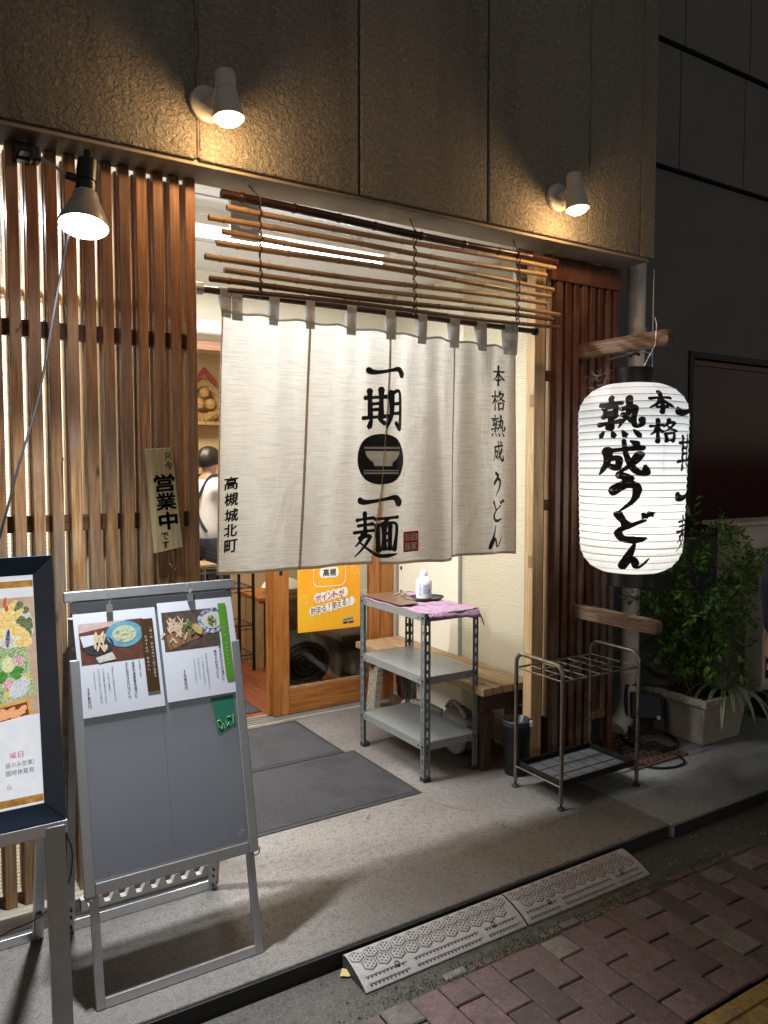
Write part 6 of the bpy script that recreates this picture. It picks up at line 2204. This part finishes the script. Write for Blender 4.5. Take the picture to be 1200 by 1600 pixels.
m = MB()
for (u, v, R_) in ((.10, .68, .065), (.91, .42, .065)):
    m.tube([yp(u+R_*cos(2*pi*k/20), v+R_*.7*sin(2*pi*k/20), .0012) for k in range(20)], .0012, 4, closed=True)
    m.tube([yp(u+R_*.55*cos(2*pi*k/20), v+R_*.4*sin(2*pi*k/20), .0012) for k in range(20)], .0010, 4, closed=True)
obj('pale_ring', m, flat('pale_yellow_ink', (.85, .60, .18, 1)), po)
# chalk-like sticker on the glass
sk_ = thing('glass_sticker', 'small cluster of white line drawings on the door glass right of the poster', 'sticker', (2.5, 4.195, .62))
m = MB()
r = random.Random(6)
for k in range(9):
    u, v = 2.475+.017*(k % 3)+.004, .66+.03*(k//3)
    m.tube([(u+.0065*cos(2*pi*q/8)*r.uniform(.8, 1.2), 4.2035, v+.009*sin(2*pi*q/8)) for q in range(8)], .0007, 4, closed=True)
obj('line_drawing', m, 'whiteink', sk_)

ht = thing('drum_fan', 'black ribbed drum fan standing on the floor behind the door glass', 'fan', (2.35, 4.75, 0))
ax = Vector((-.25, -.85, -.25)).normalized()
c = Vector((2.33, 4.75, .20))
obj('drum', MB().lathe([(.06, -.16), (.13, -.15), (.165, -.10), (.17, .0), (.17, .10), (.150, .105), (.145, .04), (.0, .035)], c, ax, 36, cap=False), 'black', ht, smooth=True)
m = MB()
for k in range(20):
    a = 2*pi*k/20
    u = ax.orthogonal().normalized(); w2 = ax.cross(u)
    d = u*cos(a)+w2*sin(a)
    m.tube([c-ax*.14+d*.135, c-ax*.09+d*.170, c+ax*.10+d*.173], .003, 4)
obj('rib', m, 'darkmetal', ht)
m = MB()
for R_ in (.04, .075, .11, .145):
    m.tube([c+ax*.107+(ax.orthogonal().normalized()*cos(2*pi*k/28)+ax.cross(ax.orthogonal().normalized())*sin(2*pi*k/28))*R_ for k in range(28)], .003, 4, closed=True)
obj('grille', m, 'darkmetal', ht)
obj('stand', MB().tube([(2.22, 4.60, .015), (2.20, 4.85, .015), (2.28, 4.88, .16)], .012, 8).tube([(2.46, 4.58, .015), (2.48, 4.83, .015), (2.42, 4.88, .16)], .012, 8), 'black', ht, smooth=True)
wb = thing('waste_bin', 'tall dark waste bin behind the door glass', 'bin', (2.72, 4.85, 0))
obj('body', taper(MB(), 2.64, 2.80, 4.78, 4.94, 0.0, 2.62, 2.83, 4.76, 4.97, .36), 'black', wb, bevel=.01)
cb2 = thing('wooden_counter', 'wooden counter with pale posts inside the dining room', 'counter', (2.8, 5.4, 0))
obj('counter_top', MB().box(2.25, 3.10, 5.30, 5.75, .50, .53), 'doorwoodx', cb2, bevel=.003)
obj('side_panel', MB().box(2.25, 2.29, 5.32, 5.73, 0, .499), 'post', cb2)
obj('post', MB().box(2.62, 2.655, 5.26, 5.295, 0, 1.1), 'post', cb2)
obj('back_panel', MB().box(2.3, 3.1, 5.70, 5.72, 0, .499), 'floorwood', cb2)
rsck = thing('white_sacks', 'pale cloth bundle lying on the dining room counter', 'bundle', (2.55, 5.45, .53))
obj('bundle', MB().lathe([(.0, .0), (.12, .01), (.16, .05), (.13, .09), (.05, .12), (.0, .12)], (2.5, 5.45, .531), (0, 0, 1), 14, cap=False), 'shirt', rsck, smooth=True)

def wire_shelf(name, x0, x1, y0, y1, zs, mat_, label, top=None):
    t = thing(name, label, 'shelf', ((x0+x1)/2, (y0+y1)/2, 0))
    for x in (x0, x1):
        for y in (y0, y1):
            obj('post', MB().tube([(x, y, 0), (x, y, zs[-1]+.03)], .012, 10), mat_, t, smooth=True)
    for z in zs:
        m = MB()
        m.tube([(x0, y0, z), (x1, y0, z)], .004, 5).tube([(x0, y1, z), (x1, y1, z)], .004, 5).tube([(x0, y0, z), (x0, y1, z)], .004, 5).tube([(x1, y0, z), (x1, y1, z)], .004, 5)
        m.tube([(x0, y0, z-.03), (x1, y0, z-.03)], .003, 5).tube([(x0, y0, z-.03), (x0, y1, z-.03)], .003, 5)
        n = int((x1-x0)/.03)
        for i in range(1, n):
            x = x0+(x1-x0)*i/n
            m.tube([(x, y0, z+.003), (x, y1, z+.003)], .002, 4)
        n = int((x1-x0)/.03)
        pts = [(x0+(x1-x0)*i/n, y0, z-(.030 if i % 2 else 0)) for i in range(n+1)]
        m.tube(pts, .002, 4)
        obj('wire_deck', m, mat_, t)
    return t
wire_shelf('wire_shelf', 1.93, 2.20, 5.30, 5.58, (.12, .34, .62, .88), 'black', 'black wire shelf rack standing inside the doorway')
wire_shelf('wire_table', 1.66, 1.90, 5.15, 5.5, (.45, .80), 'chrome', 'chrome wire table holding a wooden chopping board inside the doorway')
obj('chopping_board', MB().box(1.68, 1.88, 5.17, 5.42, .806, .826), 'bench', loc=(1.78, 5.3, .806), bevel=.003, label='wooden chopping board on the chrome wire table in front of the cook', cat='chopping board')

# straw rope ornament
orn = thing('straw_ornament', 'round twisted straw rope ornament with round charms hanging on the dining room wall', 'ornament', (2.38, 6.90, 2.1))
cc = Vector((2.37, 6.88, 2.10))
rope = MB()
for ph in (0, pi):
    pts = []
    for k in range(90):
        a = 2*pi*k/90
        q = 14*a+ph
        R_ = .155+.022*cos(q)
        pts.append(cc+Vector((R_*sin(a), -.03+.022*sin(q), -R_*cos(a))))
    rope.tube(pts, .030, 7, closed=True)
obj('straw_rope', rope, 'straw', orn, smooth=True)
m = MB()
for (dx, dz, R_) in ((-.05, -.03, .055), (.055, -.03, .055), (0, .07, .05)):
    m.lathe([(.0, -R_), (R_*.7, -R_*.7), (R_, 0), (R_*.7, R_*.7), (0, R_)], cc+Vector((dx, -.08, dz)), (0, 0, 1), 16, cap=False)
obj('charm', m, plain('golden_charm', (.50, .30, .13, 1), .5), orn, smooth=True)
m = MB()
m.slab([cc+Vector((-.12, -.10, .17)), cc+Vector((0, -.10, .30)), cc+Vector((.12, -.10, .17)), cc+Vector((.10, -.10, .13)), cc+Vector((0, -.10, .24)), cc+Vector((-.10, -.10, .13))], (0, .015, 0))
obj('paper_fan', m, plain('red_paper', (.30, .05, .04, 1), .7), orn)
obj('wall_shelf', MB().box(2.0, 2.9, 6.72, 6.94, 1.88, 1.91), 'post', loc=(2.4, 6.85, 1.89), label='pale wooden wall shelf below the straw ornament', cat='shelf')

# ================================================================ PEOPLE
def skin(name, joints, bones, mat_, parent, sub=2, root=0):
    me = bpy.data.meshes.new(name)
    base = wloc(parent)
    me.from_pydata([tuple(Vector(j[0])-base) for j in joints], bones, [])
    o = bpy.data.objects.new(name, me)
    COL.objects.link(o)
    o.parent = parent
    ROOT[o.name] = base
    me.materials.append(M[mat_])
    md = o.modifiers.new('skin', 'SKIN')
    md.use_smooth_shade = True
    sv = me.skin_vertices[0].data if me.skin_vertices else None
    if sv is None:
        bm = bmesh.new(); bm.from_mesh(me); bm.verts.layers.skin.verify(); bm.to_mesh(me); bm.free()
        sv = me.skin_vertices[0].data
    for i, j in enumerate(joints):
        r_ = j[1]
        sv[i].radius = r_ if isinstance(r_, tuple) else (r_, r_)
        sv[i].use_root = (i == root)
    s_ = o.modifiers.new('sub', 'SUBSURF')
    s_.levels = sub
    s_.render_levels = sub
    return o

def person(loc, yaw, label, H, pose, top_, bottom_, apron=None):
    """standing figure: yaw = the way it faces; pose = (left hand, right hand) in body space (x right, y forward, z up), metres"""
    t = thing('person', label, 'person', loc)
    L = Vector(loc)
    cy, sy = cos(yaw), sin(yaw)
    k = H/1.70
    def W(x, y, z):
        f = Vector((cy, sy, 0)); rgt = Vector((sy, -cy, 0))
        return L+(rgt*x+f*y+Vector((0, 0, z)))*k
    hl, hr = pose
    J = [(W(0, 0, .95), (.10*k, .075*k)), (W(0, -.01, 1.10), (.095*k, .07*k)), (W(0, -.01, 1.28), (.11*k, .08*k)), (W(0, -.01, 1.40), (.085*k, .06*k)),
         (W(0, 0, 1.47), .052*k), (W(0, .015, 1.53), .060*k), (W(0, .02, 1.60), (.075*k, .09*k)), (W(0, .015, 1.655), .065*k)]
    Bn = [(0, 1), (1, 2), (2, 3), (3, 4), (4, 5), (5, 6), (6, 7)]
    arms = {}
    for s, h in ((-1, hl), (1, hr)):
        sh_ = (s*.185, -.01, 1.385)
        el = ((sh_[0]+h[0])/2+s*.05, (sh_[1]+h[1])/2-.06, (sh_[2]+h[2])/2)
        wr = h
        i = len(J)
        J += [(W(*sh_), .040*k), (W(*el), .032*k), (W(*wr), .028*k)]
        Bn += [(3, i), (i, i+1), (i+1, i+2)]
        arms[s] = (sh_, el, wr)
    for s in (-1, 1):
        i = len(J)
        J += [(W(s*.095, 0, .86), .065*k), (W(s*.10, .01, .48), .048*k), (W(s*.10, -.01, .10), .042*k), (W(s*.105, .12, .035), .036*k)]
        Bn += [(0, i), (i, i+1), (i+1, i+2), (i+2, i+3)]
    body = skin('body', J, Bn, 'skin', t)
    # nose, ears, eyes
    m = MB()
    m.lathe([(.0, .022), (.010, .010), (.013, 0)], W(0, .098, 1.585), (cy*k, sy*k, -.3), 8, cap=False)
    for s in (-1, 1):
        m.lathe([(.0, -.010), (.018, -.004), (.022, .004), (.0, .008)], W(s*.080, .0, 1.595), (sy*s, -cy*s, 0), 10, cap=False)
    obj('ear', m, 'skin', t, smooth=True)
    m = MB()
    for s in (-1, 1):
        m.lathe([(.0, .006), (.010, .003), (.012, 0)], W(s*.032, .094, 1.615), (cy, sy, 0), 10, cap=False)
    obj('eye', m, 'ink', t, smooth=True)
    # hands with five fingers
    for s in (-1, 1):
        sh_, el, wr = arms[s]
        a = Vector(W(*el)); b = Vector(W(*wr))
        d = (b-a).normalized()
        f = Vector((cy, sy, 0))
        across = f
        inw = d.cross(across).normalized()
        palm = [b, b+d*.035, b+d*.085]
        pj = [(palm[0]-d*.05, (.030*k, .030*k)), (palm[0]-d*.01, (.027*k, .027*k)), (palm[0]+d*.03, (.036*k, .036*k)), (palm[1]+d*.02, (.038*k, .038*k)), (palm[2], (.034*k, .034*k))]
        pb = [(0, 1), (1, 2), (2, 3), (3, 4)]
        skin('palm', pj, pb, 'skin', t, 2)
        for q, (off, ln_) in enumerate(((.030, .062), (.011, .072), (-.009, .068), (-.028, .052))):
            p0 = palm[2]+across*off-d*.012
            c1 = (d*.9+inw*.25*s).normalized(); c2 = (d*.6+inw*.65*s).normalized()
            fj = [(p0-d*.02, .0115), (p0+d*ln_*.42, .0108), (p0+d*ln_*.42+c1*ln_*.34, .0100), (p0+d*ln_*.42+c1*ln_*.34+c2*ln_*.28, .0088)]
            skin('finger', fj, [(0, 1), (1, 2), (2, 3)], 'skin', t, 1)
        p0 = palm[0]+across*.022+d*.018
        fj = [(p0, .011), (p0+across*.020+d*.024, .010), (p0+across*.026+d*.050+inw*.010*s, .0085), (p0+across*.024+d*.072+inw*.018*s, .007)]
        skin('thumb', fj, [(0, 1), (1, 2), (2, 3)], 'skin', t, 1)
    # hair
    hp = MB()
    def hf_(u, v):
        a = 2*pi*u
        e = pi/2*(1-v*(1.28+.22*max(0, -cos(a))))
        rx, ry, rz = .086, .103, .098
        x = rx*cos(e)*sin(a); y = ry*cos(e)*cos(a)
        z = rz*sin(e)
        if cos(a) > .35 and z < .035:
            z = .035+(z-.035)*.15
        wob = 1+.025*sin(a*9)*cos(e)+.02*sin(a*23+e*9)
        return W(x*wob, .008+y*wob, 1.605+z*wob)
    hp.grid(hf_, 40, 14)
    obj('hair', hp, 'hair', t, smooth=True, solid=.006)
    # clothes follow the body, a little thicker
    q = .014*k
    TJ = [(W(0, 0, .86), (.175*k, .140*k)), (W(0, -.01, 1.10), (.160*k, .130*k)), (W(0, -.01, 1.28), (.185*k, .140*k)), (W(0, -.01, 1.395), (.150*k, .112*k)), (W(0, -.005, 1.445), (.072*k, .070*k))]
    TB = [(0, 1), (1, 2), (2, 3), (3, 4)]
    for s in (-1, 1):
        sh_, el, wr = arms[s]
        i = len(TJ)
        TJ += [(W(s*.10, -.01, 1.375), .100*k)]
        TB += [(3, i)]
        i += 1
        w3 = tuple(a+(b-a)*.88 for a, b in zip(el, wr)) if top_ != 'shirt' else tuple(a+(b-a)*.25 for a, b in zip(el, wr))
        TJ += [(W(*sh_), .084*k), (W(*el), .064*k), (W(*w3), .044*k if top_ != 'shirt' else .052*k)]
        TB += [(i-1, i), (i, i+1), (i+1, i+2)]
    skin('jacket' if top_ == 'navy' else 'shirt', TJ, TB, top_, t)
    PJ = [(W(0, 0, 1.02), (.150*k, .120*k)), (W(0, 0, .93), (.160*k, .126*k))]
    PBn = [(0, 1)]
    for s in (-1, 1):
        i = len(PJ)
        PJ += [(W(s*.095, 0, .84), .100*k), (W(s*.10, .01, .48), .078*k), (W(s*.10, -.01, .09), .062*k)]
        PBn += [(1, i), (i, i+1), (i+1, i+2)]
    skin('trousers', PJ, PBn, bottom_, t)
    for s in (-1, 1):
        obj('shoe', MB().tube([W(s*.10, -.06, .035), W(s*.10, 0, .05), W(s*.105, .10, .035), W(s*.105, .17, .022)], [.034*k, .043*k, .036*k, .020*k], 12), 'black', t, smooth=True)
    if apron:
        m = MB()
        def af(u, v):
            a = radians(-105+210*u)
            w_ = .168+.02*v
            return W(w_*sin(a), w_*.86*cos(a), 1.02-.62*v)
        m.grid(af, 20, 8)
        def bf(u, v):
            x = (-.5+u)*.24
            return W(x, .132-.1*x*x, 1.34-.33*v)
        m.grid(bf, 6, 4)
        obj('apron', m, 'navy', t, smooth=True, solid=.004)
        m = MB()
        for s in (-1, 1):
            m.tube(catmull([W(s*.10, .13, 1.34), W(s*.085, .07, 1.455), W(s*.07, -.05, 1.46), W(s*.03, -.135, 1.30), W(-s*.04, -.14, 1.12), W(-s*.10, -.12, 1.02)], 5), .011*k, 6)
        obj('apron_strap', m, 'navy', t, smooth=True)
    return t
person((2.115, 6.0, 0), radians(25), 'cook with short black hair in white shirt and navy apron inside the doorway', 1.66, ((-.22, .30, 1.05), (.22, .30, 1.05)), 'shirt', 'navy', True)
person((3.312, 1.659, -.052), radians(38), 'person in dark jacket at the very edge of the view, one hand hanging down', 1.70, ((-.27, .05, .80), (.27, .05, .80)), 'navy', 'navy')
